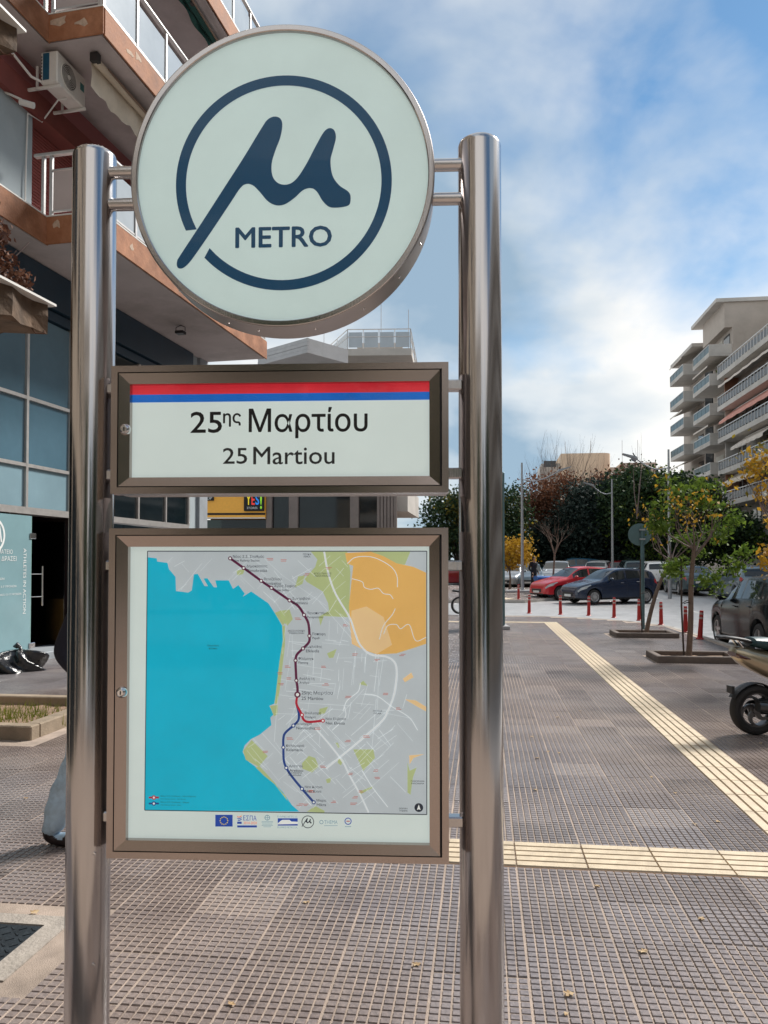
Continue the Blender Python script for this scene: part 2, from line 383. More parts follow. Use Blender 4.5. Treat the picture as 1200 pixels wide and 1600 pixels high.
for (i, j, c) in near:
    o = bpy.data.objects.new('tile', tile_me); o.parent = pavement; o.location = G(W0+i*T, V0+j*T, rng.uniform(-.0012, .0012))
    o.rotation_euler = (rng.uniform(-.003, .003), rng.uniform(-.003, .003), -GA+rng.uniform(-.003, .003)); col.objects.link(o)
blk_v = []; blk_f = []; far = MB(); off = 0
for (i, j, c) in cells:
    if (i, j) in nearset: continue
    if c.y < 13.0 and abs(c.x) < c.y*0.62+1.0:
        z = rng.uniform(-.0012, .0012); w, v = W0+i*T, V0+j*T
        base = np.stack([GW.x*(w+TV[:, 0])+GV.x*(v+TV[:, 1]), GW.y*(w+TV[:, 0])+GV.y*(v+TV[:, 1]), TV[:, 2]+z], 1)
        blk_v.append(base); blk_f.append(np.array(TF)+off); off += len(TV)
    else:
        w, v = W0+i*T, V0+j*T; z = rng.uniform(-.001, .001); e = .0015
        far.add([G(w+e, v+e, z), G(w+T-e, v+e, z), G(w+T-e, v+T-e, z), G(w+e, v+T-e, z)], [(0, 1, 2, 3)])
me = bpy.data.meshes.new('tile_field'); me.from_pydata(np.concatenate(blk_v).tolist(), [], np.concatenate(blk_f).tolist()); me.materials.append(pave)
tag(link(bpy.data.objects.new('tile_field', me), pavement), kind='stuff')
tag(far.build('distant_tile_field', pave_far, pavement), kind='stuff')
# tactile tiles: five raised bars each
def tact_mesh():
    mb = MB(); e = .003
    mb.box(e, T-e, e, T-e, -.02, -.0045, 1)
    for k in range(5):
        x0 = e+.004+k*(T-2*e)/5; x1 = x0+(T-2*e)/5-.019
        vs = [(x0-.004, e, -.0045), (x1+.004, e, -.0045), (x1+.004, T-e, -.0045), (x0-.004, T-e, -.0045), (x0, e+.002, .004), (x1, e+.002, .004), (x1, T-e-.002, .004), (x0, T-e-.002, .004)]
        mb.add(vs, [(4, 5, 6, 7), (0, 1, 5, 4), (1, 2, 6, 5), (2, 3, 7, 6), (3, 0, 4, 7)])
    return mb.mesh('tactile_tile', [tact, mat('tactile_groove_brown', (0.20, 0.12, 0.075), rough=0.9, var=0.3, scale=20)])  # groove floor is a darker brown than the bars
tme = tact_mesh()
def put_tact(i, j, cross):
    w, v = W0+i*T, V0+j*T
    o = bpy.data.objects.new('tactile_tile', tme); o.parent = pavement
    o.location = G(w, v, rng.uniform(0, .002)) if not cross else G(w, v+T, rng.uniform(0, .002))
    o.rotation_euler = (0, 0, -GA-(math.pi/2 if cross else 0)); col.objects.link(o)
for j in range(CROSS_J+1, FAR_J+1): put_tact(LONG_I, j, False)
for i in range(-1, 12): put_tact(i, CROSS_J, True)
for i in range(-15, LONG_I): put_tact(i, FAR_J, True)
# kerb stones round the corner
kerb_m = mat('kerb_concrete', (0.42, 0.39, 0.36), rough=0.85, var=0.15, scale=6, bump=0.3, stain=0.3)
line = []
for a, b_ in zip(KERB[1:-1], KERB[2:]):
    L_ = (b_-a).length; k = max(1, round(L_/0.9)); line += [a.lerp(b_, q/k) for q in range(k)]
line.append(KERB[-1])
for a, b_ in zip(line, line[1:]):
    if a.y < 3: continue
    d = (b_-a); L_ = d.length; d.normalize()
    mb = MB(); mb.bbox(.006, L_-.006, -.14, .0, -.2, .004, .012)
    mb.build('kerb_stone', kerb_m, pavement, (a.x, a.y, rng.uniform(-.003, .003)), (0, 0, math.atan2(d.y, d.x)))
# ---- the pavement across the junction
fp = [(-40, 33.2), (3.0, 33.2), (6.6, 33.6), (9.0, 36.5), (12.5, 45), (19.0, 74), (-40, 74)]
fy = lambda y: road_z(y)+0.12
mb = MB()
rows = [33.2, 36, 40, 45, 52, 60, 74]
for a, b_ in zip(rows, rows[1:]):
    def xr(y):
        e = [(33.2, 6.0), (36, 8.6), (40, 10.4), (45, 12.5), (52, 14.2), (60, 16), (74, 19)]
        for (y0, x0), (y1, x1) in zip(e, e[1:]):
            if y0 <= y <= y1: return x0+(x1-x0)*(y-y0)/(y1-y0)
    mb.add([(-40, a, fy(a)), (xr(a), a, fy(a)), (xr(b_), b_, fy(b_)), (-40, b_, fy(b_))], [(0, 1, 2, 3)])
    mb.add([(xr(a), a, fy(a)), (xr(a), a, fy(a)-.3), (xr(b_), b_, fy(b_)-.3), (xr(b_), b_, fy(b_))], [(0, 1, 2, 3)], 1)
mb.add([(-40, 33.2, fy(33.2)), (-40, 33.2, -.5), (6.0, 33.2, -.5), (6.0, 33.2, fy(33.2))], [(0, 1, 2, 3)], 1)
farpave = tag(mb.build('far_pavement', [pave_far, kerb_m]), kind='structure')
for k in range(11):
    a = G(-.6+T*0, 33.4+k*.4); mb = MB()
    y0 = 33.7+k*.42
    mb.add([(5.05-k*.12, y0, fy(y0)+.005), (5.75-k*.12, y0, fy(y0)+.005), (5.63-k*.12, y0+.41, fy(y0+.41)+.005), (4.93-k*.12, y0+.41, fy(y0+.41)+.005)], [(0, 1, 2, 3)])
    mb.build('tactile_tile', tact, farpave)
# painted dashes on the carriageway
paint = mat('road_paint', (0.62, 0.62, 0.60), rough=0.6, var=0.2, scale=4, stain=0.4)
for (x, y) in ((11.3, 28.5), (12.6, 36.0), (13.9, 44)):
    mb = MB(); d = GV*1.1; w_ = GW*.07
    c = [Vector((x, y, 0))+d*a+w_*b_ for a, b_ in ((-1, -1), (-1, 1), (1, 1), (1, -1))]
    mb.add([(p.x, p.y, road_z(p.y)+.006) for p in c], [(0, 1, 2, 3)])
    tag(mb.build('road_marking', paint), kind='structure')
# access cover in its concrete collar
conc = mat('collar_concrete', (0.36, 0.32, 0.28), rough=0.9, var=0.2, scale=7, bump=0.4, stain=0.3)
iron = mat('cover_iron', (0.035, 0.045, 0.055), rough=0.5, metal=0.6, var=0.3, scale=12, bump=0.2)
hat = thing('access_cover', 'dark chequered metal access cover set in a concrete collar', 'access cover', (HATCH[0][0], HATCH[0][1], 0), -GA)
mb = MB(); ax_, bx_, ay_, by_ = .43, .325, .28, .19
for (x0, x1, y0, y1) in ((-ax_, ax_, -ay_, -by_), (-ax_, ax_, by_, ay_), (-ax_, -bx_, -by_, by_), (bx_, ax_, -by_, by_)): mb.box(x0, x1, y0, y1, -.03, .001)
mb.build('collar', conc, hat)
mb = MB(); mb.box(-.32, .32, -.185, .185, -.03, -.004); mb.build('cover_plate', iron, hat)
mb = MB()
for i in range(13):
    for j in range(7):
        x, y = -.294+i*.049, -.15+j*.05; M = Matrix.Translation((x, y, 0)) @ Matrix.Rotation(R(45 if (i+j) % 2 else -45), 4, 'Z'); mb.box(-.017, .017, -.004, .004, -.004, -.001, 0, M)
tag(mb.build('tread_pattern', iron, hat), kind='stuff')
# ================================================================ METRO SIGN
PHI = R(2.7)
SD = 2.30                                           # distance of the sign's front from the camera
SC = Vector(((437-600)/F_PX*SD, SD, 0))             # foot of the sign, front face
SXv = Vector((math.cos(PHI), -math.sin(PHI), 0)); SYv = Vector((math.sin(PHI), math.cos(PHI), 0))
def S(px, py, off=0.0):
    """photo measurement -> metres on the sign's front plane (x along the sign, z height)"""
    d = Vector((px-600, F_PX*math.cos(TILT)-(PY0-py)*math.sin(TILT), F_PX*math.sin(TILT)+(PY0-py)*math.cos(TILT)))
    o = Vector((0, 0, CAM_H)); p0 = SC+SYv*off
    t = (p0-o).dot(SYv)/d.dot(SYv); p = o+d*t
    return ((p-SC).dot(SXv), p.z)
def fat_text(mb, s, x0, x1, z0, z1, y, w):
    for k, (a, c) in enumerate(((0, 0), (1, 0), (-1, 0), (0, 1), (0, -1), (.7, .7), (-.7, -.7))): put_text(mb, s, x0+a*w, x1+a*w, z0+c*w, z1+c*w, y-k*.00012)
steel = mat('brushed_steel', (0.52, 0.50, 0.50), rough=0.15, metal=1.0, var=0.07, scale=6, bump=0.02, bscale=220, stretch=(1, 1, 0.03))
steel_h = mat('frame_steel', (0.42, 0.36, 0.335), rough=0.20, metal=1.0, var=0.05, scale=2.5)
steel_d = mat('housing_steel', (0.42, 0.38, 0.37), rough=0.38, metal=1.0, var=0.08, scale=3)
gap_m = mat('gasket_black', (0.012, 0.012, 0.014), rough=0.7)
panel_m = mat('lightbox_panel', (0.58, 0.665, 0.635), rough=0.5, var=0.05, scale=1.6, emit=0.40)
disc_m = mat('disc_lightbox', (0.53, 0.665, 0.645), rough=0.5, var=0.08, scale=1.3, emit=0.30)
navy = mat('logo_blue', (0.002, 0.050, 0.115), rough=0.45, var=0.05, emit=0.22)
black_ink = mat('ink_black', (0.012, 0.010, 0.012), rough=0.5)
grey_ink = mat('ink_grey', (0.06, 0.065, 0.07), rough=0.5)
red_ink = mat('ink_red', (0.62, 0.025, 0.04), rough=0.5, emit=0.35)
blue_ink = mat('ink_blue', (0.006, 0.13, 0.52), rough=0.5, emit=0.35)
pane_m = glass('pane_glass', ior=1.28)
chrome = mat('chrome', (0.75, 0.75, 0.76), rough=0.12, metal=1.0)
sign = thing('metro_sign', 'steel metro sign with round logo disc, station name board and map case', 'metro sign', SC, -PHI)
# posts
PR = .066
for (px, top) in ((144.0, 226), (750.5, 208)):
    x, z = S(px, 700, .10); zt = S(px, top, .035)[1]
    mb = MB(); mb.lathe([(0, zt+.012), (PR*.80, zt+.010), (PR*.95, zt+.002), (PR, zt-.010), (PR, 0.0), (0, 0)], 64, M=Matrix.Translation((x, .10, 0)))
    po = mb.build('post', steel, sign, sharp=50)
    mb = MB(); mb.lathe([(PR, .0), (.12, .0), (.12, .012), (PR+.004, .014)], 40, M=Matrix.Translation((x, .10, 0))); mb.build('base_flange', steel_d, po)
    if px < 400:
        for zz in (.45, .78):
            mb = MB(); mb.lathe([(0, .0035), (.004, .003), (.0055, 0)], 12, M=Matrix.Translation((x+PR*.62, .10-PR*.785, zz)) @ Matrix.Rotation(R(90), 4, 'X')); mb.build('rivet', chrome, po)
XL = S(144, 700, .10)[0]; XR = S(750.5, 700, .10)[0]
# ---- round box
cx, cz = S(439.5, 274); zt = S(439.5, 37)[1]; zb = S(439.5, 511)[1]; RD = (S(676.5, 274)[0]-S(202.5, 274)[0])/2
RD = (RD+(zt-zb)/2)/2; cz = (zt+zb)/2
MD = Matrix.Translation((cx, 0, cz)) @ Matrix.Rotation(R(90), 4, 'X')       # lathe axis towards the viewer
DEP = .125
mb = MB(); mb.lathe([(RD-.019, .0-.014), (RD-.019, -.002), (RD-.017, 0), (RD-.002, 0), (RD, -.002), (RD, -DEP), (0, -DEP)], 128, M=MD)
disc = mb.build('disc_housing', steel_d, sign, sharp=40)
mb = MB(); mb.lathe([(RD-.0187, -.001), (RD-.0165, .0012), (RD-.004, .0012), (RD-.001, -.001)], 128, M=MD); mb.build('disc_rim', steel, disc)
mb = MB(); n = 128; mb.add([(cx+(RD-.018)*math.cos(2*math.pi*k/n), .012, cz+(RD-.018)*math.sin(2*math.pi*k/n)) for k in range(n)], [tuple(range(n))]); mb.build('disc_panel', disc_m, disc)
ZS = 1/1.9355*(RD/237.0)                                                     # logo drawing units -> metres
LC = (506, 508-0.0)
lx, lz = S(180+506/1.9355, 20+508/1.9355)
def L2(p): return (lx+(p[0]-LC[0])*ZS, lz-(p[1]-LC[1])*ZS)
def flat(mb, poly, y, mi=0):
    import mathutils
    tris = mathutils.geometry.tessellate_polygon([[Vector((p[0], p[1], 0)) for p in poly]])
    mb.add([(p[0], y, p[1]) for p in poly], [tuple(t) for t in tris], mi)
mu = [(184, 742), (196, 720), (262, 620), (330, 515), (385, 430), (440, 340), (458, 315), (478, 306), (496, 312), (503, 332), (497, 370), (482, 410), (471, 450), (474, 488), (492, 510), (520, 514), (546, 498), (575, 455), (605, 398), (628, 358), (645, 346), (660, 353), (665, 376), (657, 410), (649, 445), (655, 490), (675, 520), (700, 538), (709, 552), (708, 575), (698, 584), (670, 588), (645, 585), (625, 566), (608, 538), (590, 527), (566, 533), (540, 556), (512, 574), (486, 577), (460, 564), (436, 536), (415, 515), (395, 510), (376, 522), (345, 568), (290, 650), (240, 722), (218, 750), (200, 763), (186, 760)]
mb = MB(); flat(mb, [L2(p) for p in smooth_closed(mu, 5)], .0105); mb.build('mu_emblem', navy, disc)
mb = MB(); a0, a1 = 154.6, 136.8+360; N_ = 110; vs = []
for k in range(N_+1):
    t = R(a0+(a1-a0)*k/N_)
    for q, r_ in ((0, 296), (1, 327)):
        tt = t+(R(-2.2) if q == 0 and k == 0 else 0)+(R(2.0) if q == 0 and k == N_ else 0)
        vs.append((*L2((506+r_*math.cos(tt), 508+r_*math.sin(tt))),))
mb.add([(p[0], .0105, p[1]) for p in vs], [(2*k, 2*k+1, 2*k+3, 2*k+2) for k in range(N_)]); mb.build('emblem_ring', navy, disc)
mb = MB(); x0, z0 = L2((363, 704)); x1, z1 = L2((652, 643)); fat_text(mb, 'METRO', x0, x1, z0, z1, .0105, .0016); mb.build('metro_lettering', navy, disc)
mb = MB(); mb.lathe([(0, -.0035), (RD-.0185, -.0035)], 96, M=MD); mb.build('glass_pane', pane_m, disc)
for a in (-100, -78, -58, -40, -25, 200, 225, 248):
    p = Vector((cx+RD*math.cos(R(a)), .06, cz+RD*math.sin(R(a)))); d = Vector((math.cos(R(a)), 0, math.sin(R(a))))
    mb = MB(); mb.lathe([(0, .003), (.003, .0025), (.0045, 0)], 10, M=Matrix.Translation(p) @ d.to_track_quat('Z', 'Y').to_matrix().to_4x4()); mb.build('screw', chrome, disc)
def arm(x0, x1, z, r=.019, y=.085):
    mb = MB(); mb.tube([(x0, y, z), (x1, y, z)], r, 24); mb.build('bracket_tube', steel, sign)
for py in (258, 311):
    z = S(700, py, .085)[1]; arm(cx+math.sqrt(max(RD**2-(z-cz)**2, 0))-.012, XR-PR+.01, z)
for py in (270, 320):
    z = S(190, py, .085)[1]; arm(XL+PR-.01, cx-math.sqrt(RD**2-(z-cz)**2)+.012, z)
# ---- glazed cases
def bars(mb, x0, x1, z0, z1, w, ya, yb, wt=None, bev=.0):
    """four mitred bars round a rectangle; bev lowers the inner lip"""
    wt = wt or w
    o = [(x0, z0), (x1, z0), (x1, z1), (x0, z1)]; i = [(x0+w, z0+wt), (x1-w, z0+wt), (x1-w, z1-wt), (x0+w, z1-wt)]
    for k in range(4):
        a, b_, c, d = o[k], o[(k+1) % 4], i[(k+1) % 4], i[k]
        g = .0006; cxm = [(a[0]+b_[0])/2, (a[1]+b_[1])/2]
        def sh(p, f=.9985): return (cxm[0]+(p[0]-cxm[0])*f, cxm[1]+(p[1]-cxm[1])*f) if False else p
        vs = [(p[0], ya+(bev if q > 1 else 0), p[1]) for q, p in enumerate((a, b_, c, d))]+[(p[0], yb, p[1]) for p in (a, b_, c, d)]
        yield vs, [(0, 1, 2, 3), (4, 7, 6, 5), (0, 4, 5, 1), (2, 6, 7, 3), (1, 5, 6, 2), (0, 3, 7, 4)]
def case(name, L, Rt, tL, tR, bL, bR, pan):
    xa = S(L, (tL+bL)/2)[0]; xb = S(Rt, (tR+bR)/2)[0]; za = (S(L, bL)[1]+S(Rt, bR)[1])/2; zb_ = (S(L, tL)[1]+S(Rt, tR)[1])/2
    k = 1/ (F_PX/SD)
    mb = MB(); mb.box(xa+.003, xb-.003, .03, .155, za+.003, zb_-.003)
    root = mb.build(name, steel_d, sign)
    for vs, fs in bars(None, xa, xb, za, zb_, .0195, 0, .06): MB().add(vs, fs).build('outer_frame_bar', steel_h, root)
    mb = MB()
    for vs, fs in bars(None, xa+.010, xb-.010, za+.010, zb_-.010, .022, .0065, .028): mb.add(vs, fs)
    mb.build('gasket', gap_m, root)
    xp0 = S(pan[0], 700)[0] if False else S(pan[0], (pan[2]+pan[3])/2)[0]; xp1 = S(pan[1], (pan[2]+pan[3])/2)[0]; zp1 = S(437, pan[2])[1]; zp0 = S(437, pan[3])[1]
    da, db, dc, dd = xa+.0225, xb-.0255, za+.0225, zb_-.0225
    o = [(da, dc), (db, dc), (db, dd), (da, dd)]; i = [(xp0, zp0), (xp1, zp0), (xp1, zp1), (xp0, zp1)]
    for q in range(4):
        a, b_, c, d = o[q], o[(q+1) % 4], i[(q+1) % 4], i[q]
        vs = [(a[0], .001, a[1]), (b_[0], .001, b_[1]), (c[0], .006, c[1]), (d[0], .006, d[1])]+[(p[0], .03, p[1]) for p in (a, b_, c, d)]
        MB().add(vs, [(0, 1, 2, 3), (4, 7, 6, 5), (0, 4, 5, 1), (2, 6, 7, 3), (1, 5, 6, 2), (0, 3, 7, 4)]).build('door_frame_bar', steel_h, root)
    mb = MB(); mb.tube([(db+.0015, -.001, dc+.01), (db+.0015, -.001, dd-.01)], .0022, 8); mb.build('hinge_rod', gap_m, root)
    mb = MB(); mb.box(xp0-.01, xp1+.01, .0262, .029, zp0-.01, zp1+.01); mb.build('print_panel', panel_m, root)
    mb = MB(); mb.add([(xp0-.004, .0085, zp0-.004), (xp1+.004, .0085, zp0-.004), (xp1+.004, .0085, zp1+.004), (xp0-.004, .0085, zp1+.004)], [(0, 1, 2, 3)]); mb.build('glass_pane', pane_m, root)
    return root, (xa, xb, za, zb_), (xp0, xp1, zp0, zp1)
def lock(root, px, py):
    x, z = S(px, py); M = Matrix.Translation((x, 0, z)) @ Matrix.Rotation(R(90), 4, 'X')
    mb = MB(); mb.lathe([(0, .010), (.0085, .010), (.0085, .006), (.0115, .008), (.0155, .004), (.017, -.003)], 32, M=M); k_ = mb.build('lock', chrome, root)
    mb = MB(); mb.box(x-.0014, x+.0014, -.0112, -.0102, z-.0055, z+.0055); mb.build('keyhole', gap_m, k_)
def connectors(bx, pys):
    for py in pys:
        z = S(708, py, .09)[1]
        mb = MB(); mb.bbox(bx[1]-.01, XR-PR+.012, .07, .11, z-.016, z+.016, .004); mb.build('bracket_bar', steel, sign)
        mb = MB(); mb.bbox(XL+PR-.012, bx[0]+.01, .07, .11, z-.016, z+.016, .004); mb.build('bracket_bar', steel, sign)
name_case, nb, npn = case('name_board', 173.0, 701.0, 571, 566, 770, 771, (201.5, 671, 597, 744.5))
lock(name_case, 195.5, 671); connectors(nb, (603, 740))
xa, xb, za, zb = npn
zz1 = S(437, 611.5)[1]; zz2 = S(437, 624)[1]
mb = MB(); mb.add([(xa-.006, .0255, zz1), (xb+.006, .0255, zz1), (xb+.006, .0255, zb+.006), (xa-.006, .0255, zb+.006)], [(0, 1, 2, 3)]); mb.build('red_stripe', red_ink, name_case)
mb = MB(); mb.add([(xa-.006, .0255, zz2), (xb+.006, .0255, zz2), (xb+.006, .0255, zz1), (xa-.006, .0255, zz1)], [(0, 1, 2, 3)]); mb.build('blue_stripe', blue_ink, name_case)
def text_px(mb, s, a, b_, top, bot, y, mi=0, bold=0.0):
    m_ = (a+b_)/2; x0 = S(a, bot)[0]; x1 = S(b_, bot)[0]; fat_text(mb, s, x0, x1, S(m_, bot)[1], S(m_, top)[1], y, bold)
mb = MB()
text_px(mb, '25', 294, 343, 641, 674, .0255, bold=.0009)
text_px(mb, 'ης', 345.5, 373, 643.5, 664, .0255, bold=.0009)
text_px(mb, 'Μαρτίου', 386, 573, 634, 682, .0255, bold=.0009)
mb.build('greek_station_name', black_ink, name_case)
mb = MB(); text_px(mb, '25', 345, 383, 698, 723, .0255, bold=.0005); text_px(mb, 'Martiou', 393, 521, 696, 723.5, .0255, bold=.0005)
mb.build('latin_station_name', grey_ink, name_case)
# ---- map case
map_case, mbx, mpn = case('map_case', 168.0, 701.0, 826, 824, 1340, 1352, (197, 671, 854, 1318))
lock(map_case, 190, 1082); connectors(mbx, (884, 1282))
# ---- printed city map behind the glass of the map case
def z4(p): return (160+p[0]/2.962, 820+p[1]/2.962)
def z5(p): return (430+p[0]/2.9645, 820+p[1]/2.9645)
ink = {}
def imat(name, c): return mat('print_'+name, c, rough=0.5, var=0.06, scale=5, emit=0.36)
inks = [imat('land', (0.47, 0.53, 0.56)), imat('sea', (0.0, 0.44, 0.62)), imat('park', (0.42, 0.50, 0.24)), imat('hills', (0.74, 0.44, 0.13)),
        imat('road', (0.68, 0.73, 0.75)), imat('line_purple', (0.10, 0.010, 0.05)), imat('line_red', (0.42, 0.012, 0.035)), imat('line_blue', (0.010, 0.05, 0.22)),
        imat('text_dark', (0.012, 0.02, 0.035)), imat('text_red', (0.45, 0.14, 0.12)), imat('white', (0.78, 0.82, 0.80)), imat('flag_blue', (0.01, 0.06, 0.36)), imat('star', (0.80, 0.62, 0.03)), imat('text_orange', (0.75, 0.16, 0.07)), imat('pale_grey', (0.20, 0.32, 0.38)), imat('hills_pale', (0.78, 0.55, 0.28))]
mp_ = MB(); Y0 = .0258; DY = .00022
def poly_px(pts, layer, mi): flat(mp_, [S(*p) for p in pts], Y0-layer*DY, mi)
def line_px(pts, wpx, layer, mi, closed=False):
    p = [Vector((*S(*q), 0)) for q in pts]; w = wpx*SD/F_PX/2; n = len(p); vs = []
    for i in range(n):
        a = p[max(i-1, 0)]; b_ = p[min(i+1, n-1)]; d = (b_-a).normalized(); nn = Vector((-d.y, d.x, 0))*w
        vs += [p[i]+nn, p[i]-nn]
    mp_.add([(q.x, Y0-layer*DY, q.y) for q in vs], [(2*i, 2*i+1, 2*i+3, 2*i+2) for i in range(n-1)], mi)
def disc_px(c, r, layer, mi, r0=None, n=20):
    x, z = S(*c); k = SD/F_PX
    o = [(x+r*k*math.cos(2*math.pi*i/n), z+r*k*math.sin(2*math.pi*i/n)) for i in range(n)]
    if r0 is None: flat(mp_, o, Y0-layer*DY, mi)
    else:
        i_ = [(x+r0*k*math.cos(2*math.pi*i/n), z+r0*k*math.sin(2*math.pi*i/n)) for i in range(n)]
        mp_.add([(q[0], Y0-layer*DY, q[1]) for q in o+i_], [(i, (i+1) % n, n+(i+1) % n, n+i) for i in range(n)], mi)
MAPQ = [(226, 861), (667, 861), (667, 1277), (221.5, 1270)]
poly_px(MAPQ, 1, 0)
coast4 = [(196, 150), (238, 155), (240, 170), (288, 176), (295, 205), (326, 242), (328, 308), (385, 315), (402, 305), (412, 230), (430, 228), (462, 285), (478, 285), (458, 250), (475, 248), (505, 290), (520, 290), (512, 258), (575, 258), (595, 298), (620, 280), (650, 320), (640, 335), (680, 310), (760, 365), (790, 410), (825, 470), (828, 540), (820, 640), (800, 760), (788, 835), (765, 845), (785, 885), (770, 900), (775, 935), (720, 980), (680, 1000), (650, 1030), (640, 1060), (660, 1100), (700, 1130), (740, 1170), (790, 1210), (830, 1250), (859, 1300)]
coast = [z4(p) for p in coast4]+[z5(p) for p in ((40, 1265), (70, 1310), (105, 1341))]
sea = coast+[(221.8, 1270)]
poly_px(sea, 2, 1)
def pip(x, y, poly):
    c = False
    for i in range(len(poly)):
        (x1, y1), (x2, y2) = poly[i], poly[i-1]
        if (y1 > y) != (y2 > y) and x < (x2-x1)*(y-y1)/(y2-y1)+x1: c = not c
    return c
parks5 = [[(160, 124), (330, 124), (345, 220), (338, 430), (325, 430), (220, 425), (205, 470), (195, 430), (245, 400), (240, 365), (215, 310), (140, 265), (130, 250), (180, 195), (190, 160)],
    [(440, 124), (625, 124), (600, 185), (555, 180), (500, 145)], [(358, 1050), (452, 1050), (460, 1090), (405, 1150)], [(118, 1115), (150, 1080), (180, 1090), (196, 1130), (165, 1158), (120, 1140)],
    [(385, 745), (405, 728), (425, 752)], [(235, 600), (280, 580), (265, 620), (245, 622)], [(140, 1342), (180, 1315), (225, 1338), (222, 1346)], [(612, 1110), (622, 1150), (655, 1135), (638, 1180), (626, 1262), (612, 1252)],
    [(20, 400), (60, 395), (75, 440), (50, 470), (28, 450)], [(200, 860), (240, 850), (225, 880), (195, 888)], [(100, 240), (132, 235), (120, 275), (85, 290)], [(230, 1190), (255, 1182), (250, 1205), (235, 1208)], [(380, 1250), (450, 1222), (446, 1232), (388, 1262)], [(290, 1090), (312, 1100), (300, 1125), (285, 1112)], [(275, 1020), (285, 1018), (295, 1040), (287, 1042)]]
for q in parks5: poly_px([z5(p) for p in q], 3, 2)
for q in ([(682, 1005), (757, 1080), (715, 1130), (655, 1098), (642, 1055)], [(826, 470), (838, 470), (838, 560), (815, 760), (802, 835), (790, 835), (812, 640), (828, 540)], [(768, 846), (805, 840), (802, 885), (786, 894)], [(790, 410), (820, 398), (842, 450), (828, 470)], [(700, 1132), (720, 1128), (790, 1205), (850, 1290), (840, 1265), (790, 1212), (740, 1172)], [(612, 212), (650, 206), (642, 228), (615, 235)]):
    poly_px([z4(p) for p in q], 3, 2)
poly_px([z5(p) for p in ((320, 130), (440, 124), (500, 145), (560, 178), (640, 195), (699, 222), (699, 555), (640, 575), (560, 600), (470, 605), (400, 580), (352, 555), (345, 480), (338, 380), (350, 260), (358, 190), (330, 180))], 4, 3)
poly_px([z5(p) for p in ((350, 400), (420, 380), (500, 430), (540, 560), (470, 602), (400, 578), (354, 553), (346, 480))], 4.5, 15)
for q in (((590, 720), (630, 690), (640, 712), (600, 735)), ((600, 815), (650, 820), (699, 850), (699, 872), (650, 845)), ((620, 1078), (690, 1072), (640, 1090), (622, 1120))): poly_px([z5(p) for p in q], 3, 15)
rg = random.Random(11)
def onland(x, y): return 232 < x < 664 and 866 < y < 1270 and not pip(x, y, sea) and not pip(x, y, [z5(p) for p in ((330, 126), (699, 200), (699, 560), (560, 602), (400, 580), (345, 480))])
for k in range(560):                                  # the street web
    x, y = rg.uniform(235, 660), rg.uniform(866, 1268)
    if x > 600 and rg.random() < .75: continue
    base = -.75 if y < 960 else (.12 if y < 1120 else -.72)
    a = base+rg.choice((0, math.pi/2))+rg.gauss(0, .10); L_ = rg.uniform(10, 46) if k % 5 else rg.uniform(50, 90)
    e = (x+math.cos(a)*L_, y+math.sin(a)*L_)
    if all(onland(x+math.cos(a)*L_*t, y+math.sin(a)*L_*t) for t in (0, .25, .5, .75, 1)): line_px([(x, y), e], rg.choice((.35, .45, .6)), 4.2, 4)
for (w, q) in ((3.0, ((222, 124), (240, 220), (275, 320), (340, 430), (365, 500), (390, 560), (440, 605), (510, 615), (550, 640), (562, 690), (550, 790), (520, 870), (490, 920), (400, 1000), (310, 1075), (230, 1140))), (2.6, ((180, 950), (250, 1030), (310, 1110), (340, 1170), (390, 1260), (430, 1345))),
               (1.2, ((330, 180), (370, 150), (450, 150), (530, 190), (562, 235), (565, 290))), (1.1, ((352, 250), (400, 265), (410, 290), (440, 300), (475, 295), (500, 320), (530, 325), (545, 345))), (1.1, ((480, 535), (500, 470), (540, 420), (555, 390))), (1.1, ((500, 510), (520, 470), (560, 465), (580, 485), (620, 465), (650, 540), (699, 525))),
               (1.4, ((310, 870), (330, 820), (380, 780), (392, 740))), (1.4, ((410, 790), (470, 800), (540, 850), (620, 900), (660, 960))), (1.4, ((260, 960), (320, 900), (318, 850))), (1.4, ((400, 1150), (450, 1230), (520, 1320)))):
    line_px([z5(p) for p in smooth_open(q, 5)], w, 5, 4)
up = [z4(p) for p in ((582, 155), (645, 200), (727, 260), (775, 293), (855, 348))]+[z5(p) for p in ((60, 352), (100, 378), (128, 420), (148, 460), (153, 518), (150, 548), (123, 577), (95, 605), (88, 633), (90, 690), (92, 727), (97, 760), (97, 793))]
line_px(smooth_open(up, 6), 3.9, 6, 5)
line_px([z5(p) for p in smooth_open(((97, 793), (92, 835), (108, 868), (118, 888), (126, 910), (150, 921), (216, 915)), 6)], 3.6, 6, 6)
line_px([z5(p) for p in smooth_open(((92, 835), (103, 880), (101, 912), (78, 938), (40, 972), (31, 1000), (31, 1040), (33, 1100), (45, 1136), (70, 1175), (118, 1234), (173, 1297)), 6)], 3.6, 5.8, 7)
st = [(z4((582, 155)), 'Νέος Σ.Σ. Σταθμός', 'New Railway Station', 5), (z4((645, 200)), 'Δημοκρατίας', 'Dimokratias', 5), (z4((727, 260)), 'Βενιζέλου', 'Venizelou', 5), (z4((775, 293)), 'Αγίας Σοφίας', 'Agias Sofias', 5)]
